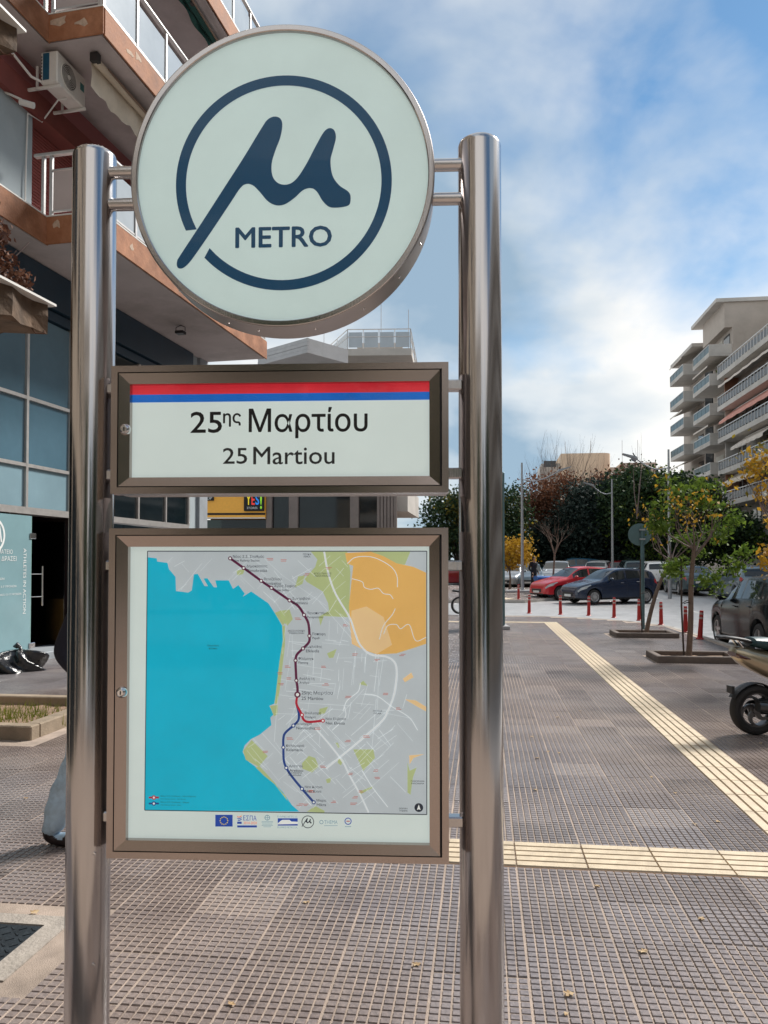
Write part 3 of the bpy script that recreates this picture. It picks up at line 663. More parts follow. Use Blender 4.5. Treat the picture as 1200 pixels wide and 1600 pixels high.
st += [(z5(p), a, b_, c) for p, a, b_, c in (((60, 352), 'Συντριβάνι', 'Sintrivani', 5), ((128, 420), 'Πανεπιστήμιο', 'Panepistimio', 5), ((153, 518), 'Παπάφη', 'Papafi', 5), ((123, 577), 'Ευκλείδης', 'Efkleidis', 5), ((88, 633), 'Φλέμινγκ', 'Fleming', 5), ((92, 727), 'Ανάληψη', 'Analipsi', 5),
      ((118, 888), 'Βούλγαρη', 'Voulgari', 6), ((216, 915), 'Νέα Ελβετία', 'Nea Elvetia', 6), ((78, 938), 'Νομαρχία', 'Nomarchia', 7), ((31, 1040), 'Καλαμαριά', 'Kalamaria', 7), ((45, 1136), 'Αρετσού', 'Aretsou', 7), ((118, 1234), 'Νέα Κρήνη', 'Nea Krini', 7), ((173, 1297), 'Μίκρα', 'Mikra', 7))]
def tpx(s, x, ytop, h, mi, layer=8, center=False, wmax=None):
    v, f, asp = text_geo(s); w = h*asp
    if center: x -= w/2
    x0, z1 = S(x, ytop); x1, z0 = S(x+w, ytop+h); put_text(mp_, s, x0, x1, z0, z1, Y0-layer*DY, mi)
for (c, g_, l_, mi) in st:
    disc_px(c, 3.2, 7, mi); disc_px(c, 1.7, 7.6, 10)
    tpx(g_, c[0]+4.5, c[1]-5.2, 5.2, 8); tpx(l_, c[0]+4.8, c[1]+1.6, 4.6, 8)
c = z5((97, 793)); disc_px(c, 5.0, 7, 5); disc_px(c, 2.6, 7.6, 10)
tpx('25ης Μαρτίου', c[0]+6.5, c[1]-6, 7.4, 8); tpx('25 Martiou', c[0]+6.5, c[1]+3.2, 5.4, 8)
for (p, a, b_) in (((215, 222), 'ΑΓΙΟΣ ΠΑΥΛΟΣ', 'AGIOS PAVLOS'), ((92, 490), 'ΘΕΣΣΑΛΟΝΙΚΗ', 'THESSALONIKI'), ((472, 866), 'ΠΥΛΑΙΑ', 'PYLAIA'), ((660, 1194), 'ΠΑΝΟΡΑΜΑ', 'PANORAMA'), ((592, 1322), 'ΘΕΡΜΗ', 'THERMI'), ((85, 1155), 'ΚΑΛΑΜΑΡΙΑ', 'KALAMARIA'), ((142, 132), 'ΠΕΥΚΑ', 'PEFKA')):
    q = z5(p); tpx(a, q[0], q[1], 2.8, 8, center=True); tpx(b_, q[0], q[1]+3.8, 2.6, 8, center=True)
q = z4((503, 558)); tpx('Θερμαϊκός', q[0], q[1], 3.6, 8, center=True); tpx('Κόλπος', q[0], q[1]+4.6, 3.4, 8, center=True)
for k in range(44):                                   # small place notes, too fine to read
    x, y = rg.uniform(390, 640), rg.uniform(870, 1265)
    if onland(x, y):
        for r_ in range(2): line_px([(x-rg.uniform(2, 6), y+r_*2.2), (x+rg.uniform(2, 6), y+r_*2.2)], .9, 5.4, 9)
for (y, mi, a) in ((1250, 6, 'Νέος Σ.Σ. Σταθμός - Νέα Ελβετία'), (1259.5, 7, 'Νέος Σ.Σ. Σταθμός - Μίκρα')):
    line_px([(228, y), (244, y)], 2.6, 6, mi); disc_px((236, y), 3.4, 7, mi); disc_px((236, y), 1.7, 7.6, 10)
    tpx(a, 247, y-3.6, 3.4, 8); tpx({6: 'New Railway Station - Nea Elvetia', 7: 'New Railway Station - Mikra'}[mi], 247, y+1.2, 2.6, 8)
for a, b_ in zip(MAPQ, MAPQ[1:]+MAPQ[:1]): line_px([a, b_], 1.3, 6, 8)
nc = z5((665, 1322)); disc_px(nc, 6.8, 7, 8); poly_px([(nc[0], nc[1]-5), (nc[0]+3, nc[1]+4), (nc[0], nc[1]+2.4), (nc[0]-3, nc[1]+4)], 8, 10)
# strip of emblems under the map
a, b_ = z4((512, 1355)), z4((593, 1410)); poly_px([a, (b_[0], a[1]), b_, (a[0], b_[1])], 2, 11)
for k in range(12): disc_px(((a[0]+b_[0])/2+6*math.cos(k*math.pi/6), (a[1]+b_[1])/2+6*math.sin(k*math.pi/6)), .95, 3, 12, n=6)
def tbox(s, x0, x1, y0, y1, mi): u0, w1 = S(x0, y0); u1, w0 = S(x1, y1); put_text(mp_, s, u0, u1, w0, w1, Y0-3*DY, mi)
tbox('ΕΣΠΑ', 377, 398, 1278.5, 1286.5, 11); tbox('2014-2020', 377.5, 398.5, 1288, 1292.6, 13)
for k in range(3): line_px([(367.5+.4*k, 1280+k*2.7), (370, 1281.4+k*2.7), (374.5, 1279+k*2.7)], 1.3, 3, (13, 11, 11)[k])
line_px([(367.5, 1290), (374.5, 1290)], 3.4, 3, 11); line_px([(367.5, 1295.8), (398.5, 1295.8)], 3.2, 3, 11)
disc_px((415, 1282), 4.4, 3, 14, 3.2); line_px([(411.8, 1282), (418.2, 1282)], .9, 3, 14); line_px([(415, 1278.8), (415, 1285.2)], .9, 3, 14)
for k, w in enumerate((9, 9, 8, 9, 6)): line_px([(415-w, 1288+k*2.1), (415+w, 1288+k*2.1)], .7, 3, 14)
tbox('ΕΛΛΗΝΙΚΟ ΜΕΤΡΟ Α.Ε.', 431, 463, 1278.5, 1282, 14); poly_px([(431.5, 1283), (463, 1283), (463, 1294.5), (431.5, 1294.5)], 2, 11)
poly_px([(431.5, 1291), (436, 1287), (439, 1285.4), (450, 1285.4), (453, 1288), (463, 1288.4), (463, 1292), (431.5, 1292.6)], 3, 10); tbox('ELLINIKO METRO S.A.', 431, 463, 1295.6, 1299, 14)
mc = (479, 1288.6); disc_px(mc, 9.8, 3, 8, 8.7, 40); sc_ = 9.8/327.0
flat(mp_, [S(mc[0]+(p[0]-506)*sc_, mc[1]+(p[1]-508)*sc_) for p in smooth_closed(mu, 2)], Y0-4*DY, 8)
disc_px((500.5, 1289), 3.2, 3, 14, 2.2); tbox('THEMA', 505, 526, 1286, 1292, 14); line_px([(505, 1294.6), (526, 1294.6)], .7, 3, 14)
disc_px((542.6, 1287.6), 5.5, 3, 11, 4.2, 28); line_px([(539.8, 1287.6), (545.4, 1287.6)], 1.3, 3, 6); line_px([(537.5, 1296.2), (547.5, 1296.2)], .9, 3, 14)
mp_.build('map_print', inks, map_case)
# ================================================================ BUILDINGS ON THE LEFT
BA = R(12.0)                                           # local x: out towards the street, local y: along the facade
orange = mat('fascia_paint', (0.29, 0.105, 0.04), rough=0.75, var=0.2, scale=2.2, bump=0.3, bscale=25, c2=(0.40, 0.185, 0.10), stain=0.45)
peel = mat('bare_plaster', (0.52, 0.40, 0.31), rough=0.9, var=0.2, scale=14, bump=0.3)
soffit_m = mat('soffit_plaster', (0.50, 0.455, 0.455), rough=0.9, var=0.1, scale=1.2, stain=0.4)
greywall = mat('grey_render', (0.36, 0.42, 0.45), rough=0.85, var=0.06, scale=2, stain=0.12)
redwall = mat('red_render', (0.22, 0.055, 0.045), rough=0.8, var=0.15, scale=2, stain=0.2)
pinkwall = mat('pink_render', (0.34, 0.12, 0.12), rough=0.8, var=0.1, scale=2)
redshut = mat('shutter_red', (0.28, 0.07, 0.06), rough=0.55, var=0.12, scale=5)
alu = mat('aluminium', (0.62, 0.60, 0.58), rough=0.4, metal=0.75, var=0.06)
frost = mat('frosted_panel', (0.42, 0.47, 0.51), rough=0.22, var=0.06, scale=1.5, spec=0.6)
bluepan = mat('blue_glass_panel', (0.085, 0.17, 0.23), rough=0.13, var=0.15, scale=0.7, spec=0.8)
bluepan2 = mat('pale_glass_panel', (0.22, 0.34, 0.40), rough=0.2, var=0.12, scale=0.7, spec=0.7)
darkglass = mat('dark_shop_glass', (0.008, 0.014, 0.018), rough=0.05, var=0.2, scale=1.0, spec=0.6)
bluefas = mat('dark_blue_fascia', (0.018, 0.045, 0.075), rough=0.35, var=0.15, scale=2)
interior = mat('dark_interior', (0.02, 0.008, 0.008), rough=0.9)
stepm = mat('step_stone', (0.30, 0.33, 0.36), rough=0.7, var=0.1, scale=4, stain=0.2)
white_p = mat('white_paint', (0.74, 0.73, 0.70), rough=0.5, var=0.05, stain=0.08)
sticker = mat('blue_grille', (0.01, 0.09, 0.16), rough=0.5)
wood = mat('door_timber', (0.40, 0.20, 0.05), rough=0.6, var=0.2, scale=12)
apt = thing('apartment_building', 'apartment block with peeling orange balcony edges over a blue glass shopfront', 'building', (0, 0, 0), -BA)
def pbox(name, m, parent, *a, c=0.0):
    mb = MB(); (mb.bbox(*a, c) if c else mb.box(*a)); return mb.build(name, m, parent)
U0, U1, NF = 7.6, 19.1, -8.9
WL = pbox('wall', greywall, apt, -17, NF-.42, U0, U1, 2.7, 21.2)
pbox('pier', greywall, apt, NF-.42, NF+.08, U0, 11.9, 7.44, 9.5)
pbox('end_wall', greywall, apt, NF-.42, NF, U1-.9, U1, 0, 21.2)
for z0 in (7.0, 10.44, 13.88, 17.3):
    b_ = pbox('wall_beam', redwall, apt, NF-.42, NF+.2, U0, U1-.9, z0+2.5, z0+2.90)
    pbox('wall_panel', pinkwall if z0 < 8 else redwall, apt, NF-.42, NF, U0, U1-.9, z0+2.90, z0+3.44)
    if z0 > 8: pbox('pier', greywall, apt, NF-.42, NF+.08, U0, 11.9, z0+.44, z0+2.5)
    pbox('pier', greywall, apt, NF-.42, NF+.02, 14.9, 16.0, z0+.44, z0+2.5)
    pbox('pier', redwall, apt, NF-.42, NF+.02, 17.6, 18.2, z0+.44, z0+2.5)
    for (a, c_) in ((11.9, 14.9), (16.0, 17.6)):
        sh = pbox('shutter', redshut, apt, NF-.36, NF-.16, a, c_, z0+.44, z0+2.5)
        if z0 < 11:
            for k in range(34):
                z = z0+.46+k*.06
                mb = MB(); mb.prism([(NF-.16, z+.004), (NF-.145, z+.010), (NF-.138, z+.03), (NF-.145, z+.048), (NF-.16, z+.054)], a+.03, c_-.03, 'y', M=None)
                mb.build('slat', redshut, sh)
NB = -7.24; NI = -8.25; US = 11.5
def balcony(z0, rail=True, upto=U1):
    mb = MB(); out_ = [(NF-.2, U0), (NI, U0), (NI, US), (NB, US), (NB, upto), (NF-.2, upto)]
    mb.prism(out_, z0, z0+.42)
    sl = mb.build('balcony', soffit_m, apt)
    f = .03
    def fas(pts):
        for (a, b2) in zip(pts, pts[1:]):
            d = Vector((b2[0]-a[0], b2[1]-a[1], 0)); L_ = d.length; ang = math.atan2(d.y, d.x)
            mb = MB(); mb.bbox(0, L_+f, -f, .0, -.012, .45, .008); o = mb.build('fascia', orange, sl, (a[0], a[1], z0), (0, 0, ang))
    fas([(NI+f, U0), (NI+f, US-f), (NB+f, US-f)]); fas([(NB+f, US), (NB+f, upto)])
    mb = MB(); mb.box(NI-.02, NB+f+.03, US-f-.03, US+.02, z0+.452, z0+.475); mb.box(NB-.02, NB+f+.03, US+.02, upto, z0+.452, z0+.475)
    mb.box(NI-.02, NI+f+.03, U0, US-.07, z0+.452, z0+.475); mb.build('drip_edge', white_p, sl)
    rz = random.Random(int(z0*10))
    for k in range(7):                                            # flaked patches of bare plaster on the fascia
        if k < 2: cxp, cyp, ax = NI+.25+k*.45, US-2*f-.0025, 'y'
        else: cxp, cyp, ax = NB+2*f+.0025, US+.6+rz.uniform(0, 6.4), 'x'
        cz_ = z0+rz.uniform(.14, .32); w_, h_ = rz.uniform(.06, .16), rz.uniform(.04, .10)
        pts = [((w_*(1+.5*rz.uniform(-1, 1)))*math.cos(t*.7), (h_*(1+.6*rz.uniform(-1, 1)))*math.sin(t*.7)) for t in range(9)]
        mb = MB()
        if ax == 'y': mb.prism([(cxp+p[0], cz_+p[1]) for p in pts], cyp-.001, cyp+.004, 'y')
        else: mb.prism([(cyp+p[0], cz_+p[1]) for p in pts], cxp-.004, cxp+.001, 'x')
        mb.build('flaked_patch', peel, sl)
    if not rail: return sl
    zt = z0+.475; H_ = 1.03
    # end railing, facing the pavement
    for x in (NI-.05, NI+.10, NB-.04): pbox('rail_post', alu, sl, x-.025, x+.025, US-.02, US+.03, zt, zt+H_)
    pbox('top_rail', alu, sl, NI-.22, NB+.06, US-.04, US+.05, zt+H_, zt+H_+.055, c=.01)
    pbox('mid_rail', alu, sl, NI+.12, NB-.06, US-.012, US+.022, zt+H_-.26, zt+H_-.235)
    pbox('glass_panel', mat('end_railing_glass', (0.48, 0.41, 0.40), rough=0.25, var=0.06, scale=2), sl, NI+.14, NB-.07, US-.002, US+.010, zt+.10, zt+H_-.27)
    pbox('mid_rail', alu, sl, NI+.12, NB-.06, US-.012, US+.022, zt+.07, zt+.095)
    n_ = round((upto-US)/1.12); st_ = (upto-US-.06)/n_
    for k in range(n_+1):
        u = US+.03+k*st_; pbox('rail_post', alu, sl, NB-.03, NB+.03, u-.028, u+.028, zt, zt+H_)
        if k < n_: pbox('glass_panel', frost, sl, NB-.006, NB+.006, u+.035, u+st_-.035, zt+.09, zt+H_-.16)
    pbox('top_rail', alu, sl, NB-.045, NB+.045, US+.05, upto, zt+H_, zt+H_+.05, c=.01)
    pbox('mid_rail', alu, sl, NB-.018, NB+.018, US+.06, upto, zt+.05, zt+.085)
    return sl
for z0 in (7.0, 10.44, 13.88, 17.3): balcony(z0)
pbox('roof', soffit_m, apt, -17.3, -7.6, U0-.1, U1+.1, 21.2, 21.6)
# shopfront
pbox('fascia_board', bluefas, apt, NF-.42, NF+.10, U0, U1-.9, 6.30, 6.98)
pbox('fascia_board', bluefas, apt, NF-.42, NF+.03, U0, U1-.9, 6.10, 6.27)
us = [U0, 9.44, 10.70, 11.96, 13.22, 14.48, 15.74, 17.0, 18.2]; zs = [2.62, 3.38, 4.56, 6.10]
for i in range(len(us)-1):
    for j in range(3):
        m_ = (bluepan2 if j == 0 else bluepan) if us[i] < 14 else darkglass
        pbox('glass_panel', m_, apt, NF-.40, NF-.03, us[i]+.03, us[i+1]-.03, zs[j]+.03, zs[j+1]-.03)
for u in us: pbox('mullion', alu, apt, NF-.3, NF+.015, u-.03, u+.03, 2.62, 6.10)
for z in zs[:3]: pbox('transom', alu, apt, NF-.3, NF+.012, U0, 18.2, z-.03 if z > 2.7 else z-.09, z+.03)
pbox('step', stepm, apt, NF-.42, NF+.35, 10.2, U1-.5, -.05, .13, c=.012)
# entrance: fixed lettered pane, open doorway, glass door leaf
paneM = mat('lettered_pane', (0.23, 0.38, 0.42), rough=0.12, var=0.12, scale=0.8, spec=0.7)
edge_m = mat('glass_edge', (0.30, 0.50, 0.48), rough=0.2)
fx = pbox('shop_window', paneM, apt, NF-.02, NF, 10.2, 12.10, .15, 2.50)
pbox('shop_window', paneM, apt, NF-.02, NF, U0, 10.17, .15, 2.50)
pbox('pane_edge', edge_m, fx, NF-.021, NF+.001, 12.102, 12.115, .15, 2.50)
door_t = MB()
def onpane(p): return (NF+.004, p[0], p[2])
LET = mat('white_lettering', (0.80, 0.84, 0.84), rough=0.5, var=0.03)
mb = MB(); put_text(mb, 'ATHLETES IN ACTION', 0, 1.13, 0, .075, 0, place=lambda p: (NF+.004, 11.90+p[2], 1.93-p[0])); mb.build('lettering', LET, fx)
for (s, a, b2, z0, z1) in (('ΤΟ ΣΩΜΑΤΕΙΟ', 10.95, 11.62, 1.83, 1.90), ('ΑΘΛΗΤΕΣ ΕΝ ΔΡΑΣΕΙ', 10.62, 11.72, 1.71, 1.79), ('3-4 ΧΡΟΝΩΝ', 10.98, 11.42, 1.395, 1.43), ('ΓΥΜΝΑΣΤΙΚΗΣ 5-7 ΧΡΟΝΩΝ', 10.85, 11.72, 1.265, 1.30), ('CALISTHENICS 12-17 ΧΡΟΝΩΝ', 11.05, 11.85, 1.13, 1.165), ('ΕΩΣ 18+', 11.0, 11.27, .995, 1.03)):
    mb = MB(); put_text(mb, s, a, b2, z0, z1, 0, place=onpane); mb.build('lettering', LET, fx)
mb = MB()                                                          # emblem: letters inside a ring
N_ = 28
for k in range(N_):
    t0, t1 = R(-70+140*k/N_), R(-70+140*(k+1)/N_)
    mb.add([(NF+.004, 11.13+r_*math.cos(t)*.30, 2.13+r_*math.sin(t)*.30) for r_, t in ((1, t0), (1, t1), (.86, t1), (.86, t0))], [(0, 1, 2, 3)])
put_text(mb, 'ΑΙΑ', 10.98, 11.36, 2.02, 2.34, 0, place=onpane, bold=.03); mb.build('emblem', LET, fx)
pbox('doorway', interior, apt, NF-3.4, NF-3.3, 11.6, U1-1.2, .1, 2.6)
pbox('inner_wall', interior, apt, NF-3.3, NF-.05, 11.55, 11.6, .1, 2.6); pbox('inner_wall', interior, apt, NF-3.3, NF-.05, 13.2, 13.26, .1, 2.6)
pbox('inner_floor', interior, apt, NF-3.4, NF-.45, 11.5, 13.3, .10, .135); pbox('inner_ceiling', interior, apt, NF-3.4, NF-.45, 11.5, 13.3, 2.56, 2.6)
pbox('inner_cabinet', wood, apt, NF-1.0, NF-.5, 12.05, 12.30, .135, .95)
dl = pbox('door_leaf', glass('door_glass', (0.55, 0.66, 0.68)), apt, NF-1.02, NF-.04, 13.12, 13.135, .16, 2.45)
for zz in (.18, 2.1): pbox('hinge', chrome, dl, NF-.06, NF+.02, 12.06, 12.22, zz, zz+.10, c=.008)
hd = MB().tube([(NF+.07, 12.33, .92), (NF+.07, 12.33, 1.62)], .016, 12).build('door_handle', chrome, apt)
for zz in (1.08, 1.48): MB().tube([(NF-.01, 12.12, zz), (NF+.07, 12.33, zz)], .008, 8).build('handle_stay', chrome, hd)
for (a, b2) in ((13.22, 15.1), (15.13, 17.0), (17.03, 18.17)): pbox('shop_window', darkglass, apt, NF-.03, NF, a, b2, .15, 2.50)
pbox('corner_trim', stepm, apt, NF-.02, NF+.08, U1-.45, U1+.02, 0.0, 7.0)
# ---- things fixed to the block
ac = thing('air_conditioner', 'white air conditioner outdoor unit bracketed under the orange edged balcony', 'air conditioner', apt.matrix_world @ Vector((0, 0, 0)), -BA)
ax0, ax1, au0, au1, az0, az1 = -8.42, -8.10, 11.55, 12.38, 9.80, 10.35
acw = mat('ac_white', (0.70, 0.68, 0.64), rough=0.45, var=0.05, stain=0.1)
pbox('casing', acw, ac, ax0, ax1, au0, au1, az0, az1, c=.02)
pbox('side_grille', sticker, ac, ax0+.05, ax0+.17, au0-.003, au0+.002, az0+.06, az1-.03)
for k in range(8): pbox('side_slot', gap_m, ac, ax0+.02, ax0+.035, au0-.003, au0+.002, az0+.06+k*.055, az0+.09+k*.055)
MF = Matrix.Translation((ax1, au0+.33, (az0+az1)/2)) @ Matrix.Rotation(R(90), 4, 'Y')
mb = MB(); mb.lathe([(.225, .0), (.225, .012), (.215, .014), (.205, .002)], 36, M=MF); fan = mb.build('fan_ring', acw, ac)
mb = MB(); mb.lathe([(0, .002), (.205, .002)], 32, M=MF); mb.build('fan_well', mat('fan_well', (0.10, 0.09, 0.085), rough=0.7), fan)
mb = MB(); mb.lathe([(0, .018), (.035, .016), (.04, .004)], 20, M=MF); mb.build('fan_hub', acw, fan)
for k in range(6):
    mb = MB(); r_ = .06+k*.027; mb.lathe([(r_-.003, .012), (r_+.003, .012), (r_+.003, .015), (r_-.003, .015)], 32, M=MF, closed=True); mb.build('guard_wire', acw, fan)
pbox('badge', mat('badge_teal', (0.03, 0.18, 0.19), rough=0.4), ac, ax1, ax1+.003, au1-.17, au1-.06, az0+.27, az0+.40)
for u in (au0+.05, au1-.08):
    pbox('bracket', white_p, ac, NF, ax1+.04, u, u+.035, az0-.05, az0-.005); pbox('bracket', white_p, ac, ax0-.12, ax0-.085, u, u+.03, az0-.05, az0+.36)
MB().tube([(ax0+.1, au0+.1, az0+.02), (ax0-.1, au0-.1, az0+.08), (NF+.3, au0-.6, az0+.28), (NF+.25, au0-.9, az0+.36)], .022, 8).build('coolant_pipe', white_p, ac)
MB().tube([(ax0+.2, au0+.45, az0-.01), (ax0+.1, au0+.35, az0-.08), (NF+.12, 12.1, 9.50), (NF+.12, 11.72, 9.44), (NF+.12, 11.68, 8.2), (NF+.12, 11.68, 7.5)], .014, 8).build('drain_pipe', white_p, ac)
cv = mat('awning_cream', (0.66, 0.58, 0.47), rough=0.9, var=0.08, scale=4, stain=0.15)
def awning(name, label, m, n0, u0, u1, z, drop, scal, fold=False):
    a = thing(name, label, 'awning', (0, 0, 0), -BA)
    MB().tube([(n0, u0, z-.10), (n0, u1, z-.10)], .07, 16).build('roll', m, a)
    N2 = 60; vs = []
    for k in range(N2+1):
        u = u0+(u1-u0)*k/N2; d = drop*(1+.16*abs(math.sin(math.pi*k*scal/N2)))
        vs += [(n0-.07, u, z-.12), (n0-.05-.03*math.sin(k*.9), u, z-.12-d*.5), (n0-.07+.03*math.sin(k*.7), u, z-.12-d)]
    mb = MB(); mb.add(vs, [q for k in range(N2) for q in ((3*k, 3*k+1, 3*k+4, 3*k+3), (3*k+1, 3*k+2, 3*k+5, 3*k+4))], 0, True); mb.build('valance', m, a)
    for u in (u0-.02, (u0+u1)/2):
        pbox('wall_plate', mat('awning_iron', (0.03, 0.028, 0.028), rough=0.6), a, n0-.05, n0+.10, u-.06, u+.06, z-.16, z-.004, c=.01)
    MB().tube([(n0+.06, u0+.3, z-.08), (n0+.16, (u0+u1)/2, z-.20), (n0+.05, u1-.3, z-.10)], .022, 8).build('folding_arm', mat('awning_arm', (0.20, 0.13, 0.09), rough=0.5), a)
    return a
awning('awning', 'rolled cream awning with scalloped valance under the balcony above the air conditioner', cv, -7.62, 11.9, 18.6, 10.43, .42, 16)
awning('awning', 'rolled dark green awning beneath the highest orange edged balcony', mat('awning_green', (0.012, 0.07, 0.06), rough=0.8, var=0.15), -7.55, 12.0, 18.6, 13.87, .16, 4)
fl = thing('floodlight', 'small black floodlight fixed under the lowest balcony soffit', 'floodlight', (0, 0, 0), -BA)
for (n0, u) in ((-8.05, 16.0),):
    pbox('lamp_head', gap_m, fl, n0-.10, n0+.10, u-.09, u+.09, 6.80, 6.86, c=.01); pbox('lamp_glass', mat('lamp_glass', (0.25, 0.27, 0.28), rough=0.1), fl, n0-.08, n0+.08, u-.07, u+.07, 6.792, 6.799)
    MB().tube([(n0-.11, u, 6.83), (n0-.11, u, 6.95), (n0, u, 6.995), (n0+.11, u, 6.95), (n0+.11, u, 6.83)], .008, 6).build('yoke', gap_m, fl)
fl2 = copy_tree(fl); fl2.location = (Matrix.Rotation(-BA, 4, 'Z') @ Vector((-.35, -2.65, 0))); fl2['label'] = 'small black floodlight under the balcony soffit close to the steel post'
cc = thing('security_camera', 'white bullet security camera below the air conditioner pipe on the grey wall', 'security camera', (0, 0, 0), -BA)
MB().tube([(NF+.30, 11.28, 9.36), (NF+.52, 11.34, 9.30)], .05, 16).build('camera_body', white_p, cc); MB().tube([(NF+.08, 11.2, 9.5), (NF+.34, 11.26, 9.38)], .02, 8).build('mount_arm', white_p, cc)
# ---- the neighbouring block: only its balconies reach into the view
nb_m = mat('weathered_concrete', (0.13, 0.085, 0.055), rough=0.9, var=0.5, scale=3, bump=0.5, bscale=20, stain=0.45)
nbw = mat('ochre_render', (0.40, 0.34, 0.27), rough=0.9, var=0.1, scale=2, stain=0.3)
nb = thing('corner_building', 'weathered concrete building whose crumbling balcony corner juts above the shopfront', 'building', (0, 0, 0), -BA)
pbox('wall', nbw, nb, -17, -6.2, -16, 7.0, 0, 19.5)
for k in range(5): pbox('shop_window', darkglass, nb, -6.22, -6.16, -15.5+k*4.4, -15.5+k*4.4+3.9, .15, 3.3)  # unseen dark shopfronts added to darken reflections in the steel posts
for z in (5.0, 8.0, 11.0, 14.0, 17.0):
    for k in range(7):
        u = -14.5+k*3.0; w_ = pbox('window', darkglass, nb, -6.22, -6.17, u, u+1.5, z, z+1.6); pbox('window_frame', white_p, w_, -6.2, -6.15, u-.06, u, z-.06, z+1.66); pbox('window_sill', nb_m, w_, -6.2, -6.08, u-.1, u+1.6, z-.10, z-.03)
def crumbly(z0, n1, u1, u0=3.2):
    mb = MB(); rz = random.Random(int(z0*7)); top = []; K = 26
    o = [(-6.2, u1)]+[(-6.2+(n1+6.2)*k/8, u1+rz.uniform(-.07, .03)) for k in range(1, 8)]+[(n1, u1-.03)]+[(n1+rz.uniform(-.09, .02), u1-(u1-u0)*k/20) for k in range(1, 20)]+[(n1, u0), (-6.2, u0)]
    n_ = len(o); vs = [(*p, z0+.05*rz.uniform(-1, 1)) for p in o]+[(p[0]+rz.uniform(-.02, .02), p[1]+rz.uniform(-.02, .02), z0+.13) for p in o]+[(*p, z0+.26) for p in o]
    fs = [(j*n_+i, j*n_+(i+1) % n_, (j+1)*n_+(i+1) % n_, (j+1)*n_+i) for j in range(2) for i in range(n_)]+[tuple(range(n_))[::-1], tuple(range(2*n_, 3*n_))]
    mb.add(vs, fs); sl = mb.build('balcony', nb_m, nb)
    pbox('capping', white_p, sl, -6.2, n1+.05, u1-.06, u1+.04, z0+.262, z0+.285); pbox('capping', white_p, sl, n1-.06, n1+.05, u0, u1-.06, z0+.262, z0+.285)
    MB().tube([(n1-.02, u1-.05, z0), (n1+.02, u1-.1, z0-.05), (n1-.04, u1-.16, z0-.06), (n1-.09, u1-.16, z0)], .006, 6).build('bare_rebar', mat('rust', (0.10, 0.04, 0.02), rough=0.9), sl)
crumbly(4.0, -4.93, 6.95); crumbly(6.45, -4.9, 6.4, 2.5)
# ================================================================ BUILDINGS ACROSS THE STREETS
cream = mat('cream_render', (0.46, 0.40, 0.35), rough=0.85, var=0.07, scale=0.8, stain=0.22)
whitec = mat('white_concrete', (0.54, 0.51, 0.475), rough=0.85, var=0.07, scale=0.9, stain=0.28)
greyc = mat('grey_concrete', (0.42, 0.42, 0.43), rough=0.85, var=0.1, scale=1.0, stain=0.3)
winm = mat('window_glass', (0.025, 0.032, 0.038), rough=0.08, var=0.3, scale=0.4, spec=0.6)
tealg = mat('teal_railing_glass', (0.03, 0.08, 0.095), rough=0.3, var=0.2, scale=0.6, spec=0.4)
greyg = mat('grey_railing_glass', (0.10, 0.105, 0.115), rough=0.4, var=0.15, scale=0.6)
shade_m = mat('roller_blind', (0.50, 0.46, 0.40), rough=0.7, var=0.1, scale=1)
salmon = mat('awning_salmon', (0.62, 0.30, 0.24), rough=0.9, var=0.15, scale=1.2)
palea = mat('awning_pale', (0.60, 0.54, 0.48), rough=0.9, var=0.1, scale=1.2)
terr = mat('terracotta', (0.40, 0.20, 0.13), rough=0.9, var=0.15)
col_m = mat('stone_column', (0.20, 0.165, 0.15), rough=0.6, var=0.12, scale=2)
yel = mat('shop_orange', (0.72, 0.36, 0.05), rough=0.45, var=0.06, emit=0.1)
# ---- corner building with the shop (seen through the gaps of the sign)
cb = thing('shop_building', 'corner building with orange shop fascia, dark glazing, stone columns and roof terrace', 'building', (0, 38, 0.15), R(-2))
pbox('wall', whitec, cb, -9.3, .3, .5, 16, 5.2, 10.4)
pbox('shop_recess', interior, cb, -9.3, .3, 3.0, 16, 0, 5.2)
for (a, b2) in ((-5.50, -4.66), (-4.20, -1.66), (-1.24, -.34)): pbox('shop_window', darkglass, cb, a, b2, .25, .32, .3, 5.1)
for (a, b2) in ((-5.78, -5.48), (-4.66, -4.20), (-1.66, -1.22)): pbox('column', col_m, cb, a, b2, -.05, .5, 0, 5.2, c=.03)
for k in range(6): pbox('column_rib', col_m, cb, -.34+k*.165, -.20+k*.165, -.08, .5, 0, 5.2, c=.02)
fs_ = pbox('shop_fascia', yel, cb, -9.2, -5.80, -.12, .4, 3.75, 5.2)
pbox('fascia_stripe', gap_m, fs_, -9.2, -5.80, -.14, -.115, 3.92, 4.02); pbox('fascia_stripe', white_p, fs_, -9.2, -5.80, -.14, -.115, 3.74, 3.80)
yb = pbox('sign_board', gap_m, fs_, -6.82, -5.83, -.30, -.14, 4.10, 5.02, c=.02)
for (s, a, b2, c_) in (('Y', -6.70, -6.47, (0.80, 0.62, 0.02)), ('E', -6.44, -6.28, (0.75, 0.04, 0.03)), ('S', -6.25, -6.06, (0.02, 0.22, 0.75)), ('!', -6.02, -5.93, (0.25, 0.62, 0.03))):
    mb = MB(); put_text(mb, s, a, b2, 4.40 if s != '!' else 4.2, 4.90, -.306, bold=.02); mb.build('letter', mat('letter_'+{'!': 'mark'}.get(s, s.lower()), c_, rough=0.4, emit=0.3), yb)
mb = MB(); put_text(mb, 'STORES', -6.66, -6.15, 4.20, 4.30, -.306); mb.build('letter', LET, yb)
sb_ = pbox('sign_board', gap_m, fs_, -8.95, -8.32, -.22, -.14, 4.62, 4.86); mb = MB(); put_text(mb, 'SHOP', -8.88, -8.40, 4.67, 4.81, -.226); mb.build('letter', LET, sb_)
